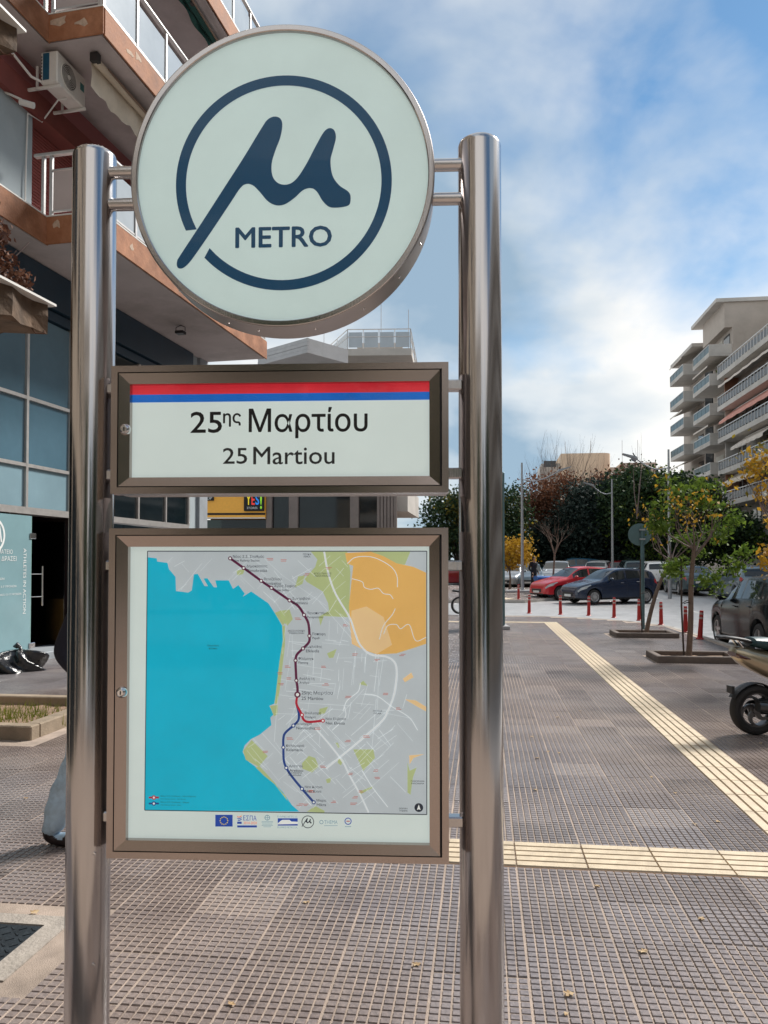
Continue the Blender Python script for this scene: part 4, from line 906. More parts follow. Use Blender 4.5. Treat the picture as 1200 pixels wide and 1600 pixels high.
pbox('shop_window', darkglass, cb, -9.2, -5.8, .25, .32, .3, 3.7)
for k in range(3): pbox('window', winm, cb, -8.6+k*2.9, -7.0+k*2.9, .44, .52, 7.9, 9.6)
te = MB(); te.prism([(-1.75, -1.2), (1.35, -1.2), (1.9, 8), (-6.4, 10)], 11.42, 11.75); te = te.build('roof_terrace', whitec, cb)
pbox('upper_wall', cream, cb, -5.5, .3, 3.0, 14, 10.4, 11.45)
def rail_line(parent, p, q, z, h, m, n_, gm=None):
    p, q = Vector((*p, 0)), Vector((*q, 0))
    for k in range(n_+1):
        c = p.lerp(q, k/n_); MB().tube([(c.x, c.y, z), (c.x, c.y, z+h)], .022, 6).build('rail_post', alu, parent)
        if gm and k < n_:
            d = p.lerp(q, (k+1)/n_); e = (d-c)*.06; a, b2 = c+e, d-e
            nn = Vector((-(d-c).y, (d-c).x, 0)).normalized()*.006
            mb = MB(); mb.prism([(a.x-nn.x, a.y-nn.y), (b2.x-nn.x, b2.y-nn.y), (b2.x+nn.x, b2.y+nn.y), (a.x+nn.x, a.y+nn.y)], z+.08, z+h-.14); mb.build('rail_panel', gm, parent)
    for zz in (z+h, z+h*.62): MB().tube([(p.x, p.y, zz), (q.x, q.y, zz)], .024, 6).build('hand_rail', alu, parent)
rail_line(te, (-1.7, -1.1), (1.3, -1.1), 11.75, .95, alu, 4, frost); rail_line(te, (-1.7, -1.1), (-6.2, 9.6), 11.75, .95, alu, 7, frost); rail_line(te, (1.3, -1.1), (1.8, 7.8), 11.75, .95, alu, 5)
pbox('roof_shelter', cream, te, -1.4, .9, 1.2, 4.0, 11.75, 12.7)
for (x, y, h) in ((-.2, 1.5, 3.1), (-3.4, 4.0, 2.6), (1.2, .2, 2.3)): MB().tube([(x, y, 11.75), (x, y, 11.75+h)], .016, 5).build('antenna_mast', greyc, te)
M = Matrix.Rotation(R(-42), 4, 'Z')
mb = MB()
for k in range(4): mb.box(0, 3.3, -.05+.012*(k % 2), .06, .16*k, .16*k+.15)
mb.box(0, 3.3, .06, 2.4, .0, .62); mb.build('roof_canopy', greyc, cb, (-5.55, -3.2, 10.45), (0, 0, R(-40)))
pbox('canopy_base', greyc, cb, -8.0, -3.4, .6, 4.0, 10.4, 10.95)
for z0 in (4.15, 7.3):
    bl = MB(); bl.prism([(.3, .9), (1.15, .9), (1.75, 6.5), (.3, 6.5)], z0, z0+.2); bl = bl.build('balcony', whitec, cb)
    mb = MB(); mb.prism([(1.05, .9), (1.15, .9), (1.75, 6.5), (1.65, 6.5)], z0+.2, z0+1.15); mb.build('parapet', whitec, bl); pbox('parapet', whitec, bl, .3, 1.05, .9, 1.0, z0+.2, z0+1.15)
pbox('side_wall', cream, cb, .25, .36, .5, 16, 0, 10.4)
# ---- the tall apartment block on the right: local x = out towards the street (-w), local y = along the street
gb = 1.05
def Gl(w, v): p = G(w, v); return (p.x, p.y, gb-.6)
blk = thing('balcony_apartment_block', 'long apartment block with continuous glass railed balconies, awnings and white rooftop penthouse', 'building', (0, 0, 0), -GA)
Z0 = [4.1, 7.1, 10.1, 13.1, 16.1, 19.1]
pbox('wall', cream, blk, 23.6, 36, 30, 76.4, 0, 19.1); pbox('penthouse', whitec, blk, 27.2, 36, 55, 75.0, 19.1, 25.3); pbox('penthouse', cream, blk, 25.4, 27.1, 36, 66.0, 19.35, 22.2)
pbox('penthouse_roof', greyc, blk, 27.0, 36, 54.8, 75.2, 25.3, 25.55)
for i, z in enumerate(Z0):
    bl = pbox('balcony', whitec, blk, 22.0, 23.6, 30, 76.4, z-.12, z+.12, c=.02)
    pbox('fascia', whitec, bl, 21.94, 22.0, 30, 76.45, z-.14, z+.30); pbox('end_panel', whitec, bl, 22.0, 23.6, 76.40, 76.5, z+.12, z+1.15)
    n_ = 40
    for k in range(n_+1):
        v = 46+k*(76.3-46)/n_; pbox('rail_post', alu, bl, 21.95, 22.02, v-.03, v+.03, z+.30, z+1.12)
        if k < n_: pbox('rail_panel', greyg, bl, 21.975, 21.99, v+.08, v+(76.3-46)/n_-.08, z+.38, z+.98)
    pbox('hand_rail', alu, bl, 21.93, 22.04, 30, 76.4, z+1.12, z+1.19)
    if i < 5:
        for k, v in enumerate((73.6, 70.0, 66.5, 63, 59.5, 56, 52.5)):
            w_ = pbox('window', winm if (k+i) % 3 else shade_m, blk, 23.55, 23.62, v, v+1.9, z+.15, z+2.35)
            pbox('window_frame', white_p, w_, 23.5, 23.56, v+.9, v+1.0, z+.15, z+2.35); pbox('window_lintel', white_p, w_, 23.5, 23.56, v-.06, v+1.96, z+2.35, z+2.45)
        pbox('party_wall', (cream, terr, whitec)[i % 3], blk, 22.4, 23.6, 75.6, 75.75, z+.12, z+2.88)
for (v, z) in ((70, 22.2), (62, 22.0)): pbox('window', winm, blk, 25.36, 25.42, v-8, v-5, 19.8, 21.7)
def far_awn(label, m, v0, v1, z, out_=1.25, drop=.8):
    mb = MB(); n_ = 24; vs = []
    for k in range(n_+1):
        v = v0+(v1-v0)*k/n_; sag = .06*abs(math.sin(k*math.pi/4))
        vs += [(23.0, v, z), (23.0-out_, v, z-drop-sag), (22.98-out_, v, z-drop-.22-sag)]
    mb.add(vs, [q for k in range(n_) for q in ((3*k, 3*k+3, 3*k+4, 3*k+1), (3*k+1, 3*k+4, 3*k+5, 3*k+2))])
    a = thing('awning', label, 'awning', (0, 0, 0), -GA); mb.build('canvas', m, a)
    MB().tube([(23.0, v0, z), (23.0, v1, z)], .06, 8).build('roller', alu, a)
    for v in (v0+.1, v1-.1): MB().tube([(23.0, v, z-.05), (23.0-out_, v, z-drop)], .025, 6).build('arm', alu, a)
far_awn('salmon striped awning lowered over a balcony of the long apartment block', salmon, 60, 75.5, 15.85, 1.2, 1.0)
far_awn('pale awning on the floor above the salmon one', palea, 62, 76, 18.9, 1.1, .55)
far_awn('pale awning on the uppermost long balcony', whitec, 60, 76.2, 18.92+.0, .6, .35) if False else None
far_awn('pale awning drawn out low over the third long balcony', palea, 64, 72, 12.85, 1.25, .9)
far_awn('cream awning drawn out over the second long balcony', cv, 66, 75, 9.85, 1.2, .8)
for k, (v, z) in enumerate(((58, 19.25), (66, 22.3))):
    o = thing('satellite_dish', ('grey satellite dish on the rooftop terrace railing', 'grey satellite dish on the low penthouse roof')[k], 'satellite dish', G(23.4 if k == 0 else 26.0, v, z), R(100))
    MB().tube([(0, 0, 0), (0, 0, 1.5)], .03, 8).build('mast', alu, o); mb = MB(); mb.lathe([(0, .0), (.2, .03), (.4, .11), (.45, .15)], 20, M=Matrix.Translation((.05, 0, 1.55)) @ Matrix.Rotation(R(70), 4, 'Y')); mb.build('dish', greyg, o)
bl2 = thing('stepped_apartment_block', 'apartment block with stepped boxy balconies and teal glass railings', 'building', (0, 0, 0), -GA)
pbox('wall', cream, bl2, 23.6, 36, 77.0, 95.5, 0, 24.2); pbox('upper_wall', cream, bl2, 22.9, 36, 77.2, 84.5, 24.2, 26.6); pbox('roof_slab', whitec, bl2, 22.1, 36, 77.0, 86.0, 26.6, 26.95); pbox('roof_slab', whitec, bl2, 22.2, 36, 86.2, 95.7, 24.9, 25.25)
def box_balcony(v0, v1, z, w0, awn=0):
    b2 = pbox('balcony', whitec, bl2, w0, 23.6, v0, v1, z, z+.22, c=.02)
    pbox('end_panel', whitec, b2, w0, 23.6, v0, v0+.12, z+.22, z+1.15); pbox('end_panel', whitec, b2, w0, 23.6, v1-.12, v1, z+.22, z+1.15); pbox('upstand', whitec, b2, w0, w0+.1, v0+.12, v1-.12, z+.22, z+.42)
    n_ = 4; st_ = (v1-v0-.3)/n_
    for k in range(n_): pbox('rail_panel', tealg, b2, w0+.03, w0+.06, v0+.18+k*st_, v0+.10+(k+1)*st_, z+.44, z+1.08)
    pbox('hand_rail', alu, b2, w0, w0+.08, v0+.12, v1-.12, z+1.10, z+1.17)
    pbox('window', winm, bl2, 23.54, 23.61, v0+.6, v0+2.4, z+.25, z+2.3); pbox('window', shade_m, bl2, 23.54, 23.61, v0+2.8, v1-.5, z+.25, z+2.3)
    if awn:
        mb = MB(); mb.add([(23.3, v0+.3, z+2.75), (23.3, v1-.3, z+2.75), (w0-.1, v1-.3, z+2.0), (w0-.1, v0+.3, z+2.0), (w0-.1, v1-.3, z+1.85), (w0-.1, v0+.3, z+1.85)], [(0, 1, 2, 3), (3, 2, 4, 5)])
        mb.build('blind', palea, bl2)
for i, z in enumerate((21.5, 18.7, 15.85, 13.0, 10.2, 7.3)): box_balcony(77.3, 83.2, z, 21.5, i % 2)
for i, z in enumerate((22.0, 19.1, 16.3, 13.4, 10.5)): box_balcony(86.6, 92.6, z, 21.4, (i+1) % 2)
for i, z in enumerate((22.6, 19.7, 16.9, 14.0)): pbox('window', winm, bl2, 23.5, 23.61, 93.6, 94.7, z, z+1.3)
pbox('dark_infill', winm, bl2, 23.5, 23.62, 83.6, 86.2, 7, 23.5)
for k, (w_, v_, z_, lab) in enumerate(((22.6, 77.6, 18.95, 'potted shrub on a box balcony of the stepped block'), (22.5, 70.5, 13.25, 'potted shrub behind the railing under the salmon awning'), (22.5, 66.0, 10.25, 'potted shrub on a low long balcony'), (22.6, 62.0, 19.3, 'potted shrub on the roof terrace railing'))):
    PLANTS = globals().setdefault('PLANTS', []); PLANTS.append((w_, v_, z_, lab))
# ---- beige building beyond the trees
eb = thing('distant_beige_building', 'distant beige building with bare side wall rising above the tree tops', 'building', (28, 116, 1), R(-8))
beige = mat('beige_wall', (0.66, 0.50, 0.36), rough=0.9, var=0.06, scale=0.5, stain=0.1)  # warm beige is the wall's own colour
mb = MB(); o_ = [(-1.6, 0), (4.3, 0)]+[(4.3+1.4*math.sin(R(a)), 1.4-1.4*math.cos(R(a))) for a in (20, 40, 60, 80)]+[(5.7, 12), (-1.6, 12)]; mb.prism(o_, 0, 17.2); mb.build('wall', beige, eb)
for z in (5, 8, 11, 14.2):
    b2 = pbox('balcony', whitec, eb, -4.6, -1.6, .8, 6, z, z+.25); pbox('parapet', cream, b2, -4.6, -1.6, .75, .8, z, z+1.1); pbox('window', winm, eb, -4.0, -2.2, 1.9, 2.0, z+.3, z+2.2)
pbox('wall_recess', whitec, eb, -4.4, -1.6, 2.0, 12, 0, 16.0); pbox('stair_tower', whitec, eb, 5.6, 7.4, 3, 8, 0, 15.4); pbox('annex', cream, eb, 7.4, 12.5, 2, 9, 0, 15.9); pbox('annex', terr, eb, 4.4, 20, -3, 1.5, 0, 12.9)
for x in (-.6, 3.2, 7.9, 10.2): MB().tube([(x, 4, 15), (x, 4, 19.6)], .035, 5).build('antenna_mast', greyc, eb)
mb = MB(); mb.lathe([(0, 0), (.25, .03), (.45, .12)], 20, M=Matrix.Translation((9.2, 1.6, 16.4)) @ Matrix.Rotation(R(75), 4, 'X')); mb.build('dish', greyg, eb)
# ---- the street's other sides, behind the viewer
op = thing('street_terrace', 'plain terrace of apartment houses on the far side of the street', 'building', (0, 0, 0), -GA)
pbox('wall', cream, op, 23.6, 34, -45, 28, 0, 20)
for z in Z0[:5]: pbox('balcony', whitec, op, 22.1, 23.6, -45, 28, z-.12, z+.9)
for z in Z0[:5]:
    for v in range(-44, 27, 4): pbox('window', winm, op, 23.55, 23.62, v, v+2.2, z+.95, z+2.4)
rb = thing('end_terrace', 'plain apartment house closing the pavement behind the metro sign viewer', 'building', (0, 0, 0), -GA)
pbox('wall', nbw, rb, -16, 3, -34, -24, 0, 17)
for z in Z0[:5]: pbox('balcony', whitec, rb, -16, 3, -24, -22.8, z-.12, z+.9)
# ================================================================ TREES
def leafmat(name, c, c2, tr=0.35):
    m = bpy.data.materials.new(name); m.use_nodes = True; t = m.node_tree; t.nodes.clear(); N = t.nodes.new; L = t.links.new
    o = N('ShaderNodeOutputMaterial'); mx = N('ShaderNodeMixShader'); df = N('ShaderNodeBsdfPrincipled'); tl = N('ShaderNodeBsdfTranslucent')
    g = N('ShaderNodeNewGeometry'); r = N('ShaderNodeValToRGB'); r.color_ramp.elements[0].color = (*c, 1); r.color_ramp.elements[1].color = (*c2, 1)
    L(g.outputs['Random Per Island'], r.inputs[0]); L(r.outputs[0], df.inputs['Base Color']); L(r.outputs[0], tl.inputs['Color']); df.inputs['Roughness'].default_value = 0.6; df.inputs['Specular IOR Level'].default_value = 0.22
    mx.inputs[0].default_value = tr; L(df.outputs[0], mx.inputs[1]); L(tl.outputs[0], mx.inputs[2]); L(mx.outputs[0], o.inputs[0]); return m
bark = mat('bark', (0.16, 0.115, 0.09), rough=0.9, var=0.3, scale=14, bump=0.5, bscale=40)
barkd = mat('dark_bark', (0.06, 0.045, 0.04), rough=0.9, var=0.3, scale=10, bump=0.4)
twigm = mat('twig', (0.17, 0.13, 0.12), rough=0.9, var=0.2)
L_dark = leafmat('evergreen_leaf', (0.012, 0.035, 0.018), (0.05, 0.085, 0.03), .2)
L_blue = leafmat('blue_green_leaf', (0.010, 0.024, 0.022), (0.035, 0.055, 0.045), .2)
L_green = leafmat('green_leaf', (0.05, 0.10, 0.015), (0.16, 0.24, 0.035))
L_gold = leafmat('gold_leaf', (0.34, 0.19, 0.015), (0.55, 0.34, 0.04))
L_rust = leafmat('rust_leaf', (0.10, 0.04, 0.022), (0.22, 0.10, 0.055))
L_olive = leafmat('olive_leaf', (0.10, 0.10, 0.02), (0.28, 0.22, 0.03))
L_brown = leafmat('dried_leaf', (0.07, 0.025, 0.016), (0.22, 0.11, 0.07), .2)
def leaf_mesh(name, P, size, m, seed, droop=0.0, asp=0.6):
    r = np.random.default_rng(seed); n = len(P)
    a = r.normal(size=(n, 3)); a[:, 2] -= droop; a /= np.linalg.norm(a, axis=1)[:, None]
    b = r.normal(size=(n, 3)); b -= (b*a).sum(1)[:, None]*a; b /= np.linalg.norm(b, axis=1)[:, None]
    s = (size*r.uniform(.6, 1.3, n))[:, None]; c = np.cross(a, b)
    V = np.stack([P-a*s, P-a*s*.1+b*s*asp+c*s*.12, P+a*s, P-a*s*.1-b*s*asp+c*s*.12], 1).reshape(-1, 3)
    me = bpy.data.meshes.new(name); me.vertices.add(4*n); me.vertices.foreach_set('co', V.ravel().astype(np.float32))
    me.loops.add(4*n); me.loops.foreach_set('vertex_index', np.arange(4*n, dtype=np.int32)); me.polygons.add(n)
    me.polygons.foreach_set('loop_start', np.arange(0, 4*n, 4, dtype=np.int32)); me.polygons.foreach_set('loop_total', np.full(n, 4, dtype=np.int32))
    me.materials.append(m); me.update(calc_edges=True); return me
def clumps(center, rad, k, per, rc, seed, shell=.55):
    r = np.random.default_rng(seed); d = r.normal(size=(k, 3)); d /= np.linalg.norm(d, axis=1)[:, None]
    q = r.uniform(shell, 1.0, k)[:, None]; C = np.array(center)+d*q*np.array(rad)
    P = np.repeat(C, per, 0)+r.normal(size=(k*per, 3))*rc*np.array([1, 1, .75]); return C, P
def branches(mb, p, d, L_, r, depth, rnd, n=5, spread=.5, upb=.15):
    p = Vector(p); d = Vector(d).normalized(); pts = [p]; rs = [r]
    for k in range(3):
        d = (d+Vector((rnd.gauss(0, .13), rnd.gauss(0, .13), rnd.gauss(0, .08)+upb*.3))).normalized(); pts.append(pts[-1]+d*L_/3); rs.append(r*(1-.14*(k+1)))
    mb.tube(pts, rs, n, cap=False)
    tips = [pts[-1]]
    if depth > 0:
        for k in range(rnd.choice((2, 3))):
            a = (d+Vector((rnd.gauss(0, spread), rnd.gauss(0, spread), rnd.gauss(0, spread*.6)+upb))).normalized()
            tips += branches(mb, pts[-1] if k else pts[2], a, L_*rnd.uniform(.6, .85), rs[-1]*.72, depth-1, rnd, max(3, n-1), spread, upb)
    return tips
def bushy(name, label, loc, trunk_h, rad, m, seed, k=70, per=110, rc=.5, size=.13, group=None, tm=barkd, tr=.16, cz=None, m2=None):
    t = thing(name, label, 'tree', loc, 0, group); rnd = random.Random(seed); mb = MB()
    zc = cz if cz is not None else trunk_h+rad[2]*.75
    C, P = clumps((0, 0, zc), rad, k, per, rc, seed)
    mb.tube([(0, 0, -.1), (.05, .03, trunk_h*.5), (0, 0, trunk_h), (0, .05, zc)], [tr*1.3, tr, tr*.85, tr*.4], 8, cap=False)
    for i in range(0, k, 4):
        c = Vector(C[i]); s = Vector((0, 0, trunk_h*rnd.uniform(.8, 1.1))); mb.tube([s, s.lerp(c, .5)+Vector((0, 0, .2)), c], [tr*.45, tr*.3, tr*.1], 5, cap=False)
    mb.build('trunk', tm, t)
    link(bpy.data.objects.new('crown', leaf_mesh('crown', P, size, m, seed+1)), t)
    if m2:
        C2, P2 = clumps((0, 0, zc-rad[2]*.1), (rad[0]*1.02, rad[1]*1.02, rad[2]*.9), k//3, per//2, rc, seed+5); link(bpy.data.objects.new('mixed_foliage', leaf_mesh('mixed_foliage', P2, size, m2, seed+7)), t)
    return t
gz = lambda y: road_z(y)+.1
GR = 'trees lining the park beyond the parked cars'
def at(px, Y): return (px-600)/F_PX*Y
bushy('evergreen_tree', 'tallest dense dark green evergreen behind the parked cars', (at(1010, 56), 56, gz(56)), 1.6, (3.3, 2.4, 3.2), L_dark, 21, 130, 150, .55, .14, GR, cz=5.0, m2=L_green)
bushy('evergreen_tree', 'dark green evergreen whose crown spreads towards the apartment block', (at(1072, 58), 58, gz(58)), 1.6, (2.8, 2.2, 2.9), L_dark, 22, 95, 130, .5, .14, GR, cz=4.9, m2=L_olive)
bushy('evergreen_tree', 'dark bluish evergreen between the rust coloured tree and the tall evergreen', (at(938, 58), 58, gz(58)), 1.4, (3.0, 2.2, 3.1), L_blue, 23, 110, 130, .55, .14, GR, cz=4.4)
bushy('evergreen_tree', 'low dark evergreen beneath the rust coloured crown', (at(875, 60), 60, gz(60)), 1.0, (2.8, 2.0, 2.1), L_blue, 24, 80, 120, .5, .14, GR, cz=2.7)
bushy('rust_tree', 'tree with thinning rust brown leaves under the bare poplar stems', (at(862, 62), 62, gz(62)), 1.8, (3.4, 2.2, 2.7), L_rust, 25, 110, 90, .5, .12, GR, cz=5.3, tm=bark)
bushy('rust_tree', 'rust brown tree in front of the terracotta roof', (at(985, 72), 72, gz(72)), 1.8, (4.6, 2.4, 2.4), L_rust, 26, 90, 100, .6, .15, GR, cz=7.0, tm=bark)
bushy('evergreen_tree', 'dark evergreen next to the lamp post by the waste bin', (at(790, 58), 58, gz(58)), 1.5, (1.7, 1.8, 3.0), L_dark, 27, 60, 110, .5, .13, GR, cz=4.0, m2=L_olive)
bushy('evergreen_tree', 'olive tinted evergreen seen past the station name board', (at(715, 60), 60, gz(60)), 1.5, (2.4, 1.8, 3.2), L_dark, 28, 70, 110, .5, .14, GR, cz=4.2, m2=L_olive)
bushy('golden_tree', 'small tree with golden yellow leaves beside the lamp post', (at(796, 42), 42, gz(42)), 1.1, (1.35, 1.0, .85), L_gold, 29, 40, 60, .26, .09, None, cz=2.0, tm=bark, tr=.05)
bushy('hedge_tree', 'broad dark tree standing behind the street sign pole', (at(1040, 70), 70, gz(70)), 1.0, (5.5, 2.0, 3.2), L_dark, 30, 110, 120, .6, .16, GR, cz=3.6)
bushy('hedge_tree', 'low shadowy tree filling the gap under the evergreens', (at(930, 66), 66, gz(66)), .6, (7.0, 1.6, 1.6), L_blue, 31, 120, 120, .6, .16, GR, cz=1.7)
bushy('evergreen_tree', 'evergreen in front of the stepped balconies', (at(1135, 62), 62, gz(62)), 1.6, (3.0, 2.0, 2.0), L_dark, 32, 70, 120, .5, .14, GR, cz=3.2, m2=L_green)
rnd = random.Random(3)
def bare(name, label, loc, h, stems, seed, r=.06, depth=3, spread=.3, m=twigm, up=.35, n0=5, group=None, trunk=0.0):
    t = thing(name, label, 'tree', loc, 0, group); rn = random.Random(seed); mb = MB()
    if trunk: mb.tube([(0, 0, -.1), (.08, 0, trunk*.5), (.15, .02, trunk)], [r*1.3, r*1.1, r], 8, cap=False)
    for k in range(stems):
        a = 2*math.pi*k/stems+rn.uniform(-.4, .4); tilt = rn.uniform(.05, .42)
        branches(mb, (.15 if trunk else 0, 0, trunk), (math.cos(a)*tilt, math.sin(a)*tilt, 1), h*rn.uniform(.26, .36), r*.8, depth, rn, n0, spread, up)
    mb.build('trunk', m, t); return t
bare('bare_poplar', 'tall leafless tree with upright twigs in front of the beige building', (at(880, 64), 64, gz(64)+3), 10.5, 10, 41, .10, 3, .22, twigm, .4)
bare('bare_poplar', 'leafless tree with reddish stems growing out of the rust crown', (at(915, 63), 63, gz(63)+3), 9.0, 8, 42, .09, 3, .22, twigm, .4)
bare('bare_poplar', 'pale leafless tree beside the lamp post arm', (at(845, 66), 66, gz(66)+3), 9.6, 8, 43, .085, 3, .25, twigm, .4)
bare('bare_poplar', 'single slender leafless stem above the evergreens', (at(996, 52), 52, gz(52)+4.2), 8.2, 2, 47, .06, 2, .10, twigm, .5)
bare('bare_sapling', 'bare young tree standing by the blue waste bin', (at(862, 39), 39, gz(39)), 2.6, 6, 44, .045, 3, .5, bark, .1, trunk=1.9)
# ---- street trees in their kerbed pits
kerbw = mat('pit_kerb', (0.145, 0.115, 0.10), rough=0.85, var=0.2, scale=6, bump=0.3, stain=0.3)
soil = mat('pit_soil', (0.26, 0.17, 0.115), rough=0.95, var=0.3, scale=12, bump=0.6, bscale=60)
def pit(i, label, m=kerbw, h=.11, kw=.11):
    (c, a, b2) = PITS[i]; p = thing('tree_pit', label, 'tree pit', (c[0], c[1], 0), -GA)
    pbox('kerb', m, p, -a/2, a/2, -b2/2, -b2/2+kw, -.1, h, c=.012); pbox('kerb', m, p, -a/2, a/2, b2/2-kw, b2/2, -.1, h, c=.012)
    pbox('kerb', m, p, -a/2, -a/2+kw, -b2/2+kw+.003, b2/2-kw-.003, -.1, h-.002, c=.012); pbox('kerb', m, p, a/2-kw, a/2, -b2/2+kw+.003, b2/2-kw-.003, -.1, h-.002, c=.012)
    rs = random.Random(i); nx, ny = 14, 10; mb = MB(); x0, x1, y0, y1 = -a/2+kw*.6, a/2-kw*.6, -b2/2+kw*.6, b2/2-kw*.6
    mb.add([(x0+(x1-x0)*k/nx, y0+(y1-y0)*j/ny, .035+rs.uniform(-.012, .012)) for j in range(ny+1) for k in range(nx+1)], [(j*(nx+1)+k, j*(nx+1)+k+1, (j+1)*(nx+1)+k+1, (j+1)*(nx+1)+k) for j in range(ny) for k in range(nx)], 0, True)
    mb.build('soil', soil, p); return p
pit(0, 'brown kerbed tree pit holding the staked street tree'); pit(1, 'brown kerbed tree pit holding the leaning street tree')
pk = mat('planter_kerb', (0.33, 0.26, 0.19), rough=0.9, var=0.15, scale=6, bump=0.3, stain=0.3)
pit(2, 'tan kerbed planting bed with tufts of grass in front of the shop', pk, .13, .15)
gm_ = leafmat('grass_blade', (0.10, 0.14, 0.02), (0.30, 0.30, 0.06), .3); rnd = random.Random(9); mb = MB(); c0 = PITS[2][0]
for k in range(520):
    cx_, cy_ = c0[0]+rnd.gauss(.25, .35), c0[1]+rnd.gauss(-.1, .3); h_ = rnd.uniform(.04, .16); a = rnd.uniform(0, 6.28); b2 = rnd.uniform(.0, .08)
    mb.add([(cx_-.005, cy_, .03), (cx_+.005, cy_, .03), (cx_+b2*math.cos(a)+.001, cy_+b2*math.sin(a), .03+h_)], [(0, 1, 2)])
tag(mb.build('grass', gm_), 'tufts of short grass in the tan kerbed bed', 'grass', kind='stuff')
def street_tree(label, base, lean, h, seed, m, crown, stake=True, nleaf=900, extra=None, depth=3, size=.044):
    t = thing('street_tree', label, 'tree', base, 0); rn = random.Random(seed); mb = MB()
    top = Vector((lean[0], lean[1], h)); q = [Vector((0, 0, 0)), Vector((lean[0]*.18+.02, lean[1]*.3, h*.33)), Vector((lean[0]*.55-.01, lean[1]*.6, h*.68)), top]
    mb.tube([tuple(p) for p in smooth_open([tuple(p) for p in q], 4)], [.052-.018*k/12 for k in range(13)], 10, cap=False)
    mb.build('trunk', bark, t); mb = MB(); tips = []
    for k in range(7):
        a = 2*math.pi*k/7+rn.uniform(-.3, .3); tips += branches(mb, top-Vector((0, 0, rn.uniform(0, .25))), (math.cos(a)*.9, math.sin(a)*.9, .75), rn.uniform(.5, .72), .017, depth, rn, 5, .42, .16)
    mb.build('branches', twigm, t)
    r = np.random.default_rng(seed); P = []
    for (c, rad, n_) in crown:
        C, p = clumps(c, rad, max(5, n_//40), 44, .09, seed+len(P), .3); P.append(p)
    link(bpy.data.objects.new('crown', leaf_mesh('crown', np.concatenate(P), size, m, seed, .5, .55)), t)
    if extra:
        tp = np.array([tuple(x) for x in tips]); sel = tp[r.integers(0, len(tp), extra[1])]+r.normal(size=(extra[1], 3))*.07; link(bpy.data.objects.new('yellow_leaves', leaf_mesh('yellow_leaves', sel, size*1.0, extra[0], seed+3, .5, .6)), t)
    if stake:
        sk = MB(); sk.tube([(-.10, -.05, 0), (-.13, -.04, .9), (-.12, -.03, 1.75)], .017, 8); sk.build('stake', barkd, t)
        MB().tube([(-.12, -.04, .95), (0, .05, 1.0), (.06, 0, .98), (-.1, -.07, .95)], .008, 6).build('tie', gap_m, t)
    return t
street_tree('straight street tree with green and yellow leaves tied to a stake', (5.25, 13.5, .03), (.12, 0, 0), 1.95, 61, L_green,
    [((.0, 0, 2.75), (.62, .5, .42), 620), ((-.55, 0, 2.35), (.32, .35, .45), 300), ((.62, .1, 2.25), (.45, .4, .42), 420), ((.95, 0, 1.75), (.35, .3, .28), 260), ((.5, 0, 1.35), (.45, .3, .16), 220), ((-.25, .1, 1.55), (.3, .3, .22), 160)], True, extra=(L_gold, 150))
street_tree('leaning street tree with sparse crown beside the traffic sign pole', (6.02, 18.0, .03), (.62, 0, 0), 1.75, 62, L_green,
    [((.9, 0, 2.3), (.5, .4, .5), 260), ((.6, 0, 1.55), (.5, .35, .3), 180), ((1.4, 0, 2.2), (.5, .4, .5), 200)], True, extra=(L_gold, 60))
street_tree('street tree with mostly golden yellow leaves overhanging the scooter', (5.75, 10.9, 0), (.0, 0, 0), 2.1, 63, L_gold,
    [((-.15, 0, 2.35), (.5, .5, .5), 260), ((.4, 0, 2.7), (.6, .5, .5), 300), ((-.45, 0, 3.0), (.25, .3, .3), 70), ((-.35, 0, 1.75), (.35, .4, .35), 160)], True, extra=(L_olive, 120))

for k, (w_, v_, z_, lab) in enumerate(PLANTS):
    q = G(w_, v_, z_); t = thing('potted_shrub', lab, 'plant', q); _, P = clumps((0, 0, .75), (.35, .45, .45), 10, 40, .16, 90+k, .2)
    link(bpy.data.objects.new('foliage', leaf_mesh('foliage', P, .10, L_green, 95+k)), t); mb = MB(); mb.lathe([(0, 0), (.16, 0), (.22, .36), (0, .36)], 14); mb.build('pot', terr, t)
for k, (w_, v_, z_, lab) in enumerate(((23.2, 72.9, 16.3, 'air conditioner on the long balcony above the salmon awning'), (23.2, 65.8, 13.3, 'air conditioner on the balcony shaded by the salmon awning'), (23.2, 69.2, 10.3, 'air conditioner on the balcony below the salmon awning'), (23.2, 84.6, 19.2, 'air conditioner between the columns of boxy balconies'))):
    t = thing('air_conditioner', lab, 'air conditioner', G(w_, v_, z_), -GA); pbox('casing', acw, t, -.16, .16, -.42, .42, 0, .58, c=.03)
    mb = MB(); mb.lathe([(0, .01), (.2, .01), (.22, 0)], 20, M=Matrix.Translation((-.165, -.1, .29)) @ Matrix.Rotation(R(-90), 4, 'Y')); mb.build('fan', MATS['fan_well'], t); pbox('bracket', alu, t, -.1, .16, -.3, .3, -.05, 0)

for k, (x, y, lab) in enumerate(((-2.6, -7.5, 'unseen evergreen by the dark shop windows, added to darken the sign steel'), (1.8, -9.5, 'unseen evergreen in mid pavement, added to darken the sign steel'), (5.0, -6.0, 'unseen evergreen at the kerb, added to darken the sign steel'), (9.0, -11.0, 'unseen evergreen in the roadside strip, added to darken the sign steel'))):
    bushy('evergreen_tree', lab, (x, y, 0), 1.2, (1.5, 1.4, 2.6), L_dark, 120+k, 60, 110, .35, .12, None, cz=3.4)  # unseen trees added behind the camera to darken the sign's reflections and fill
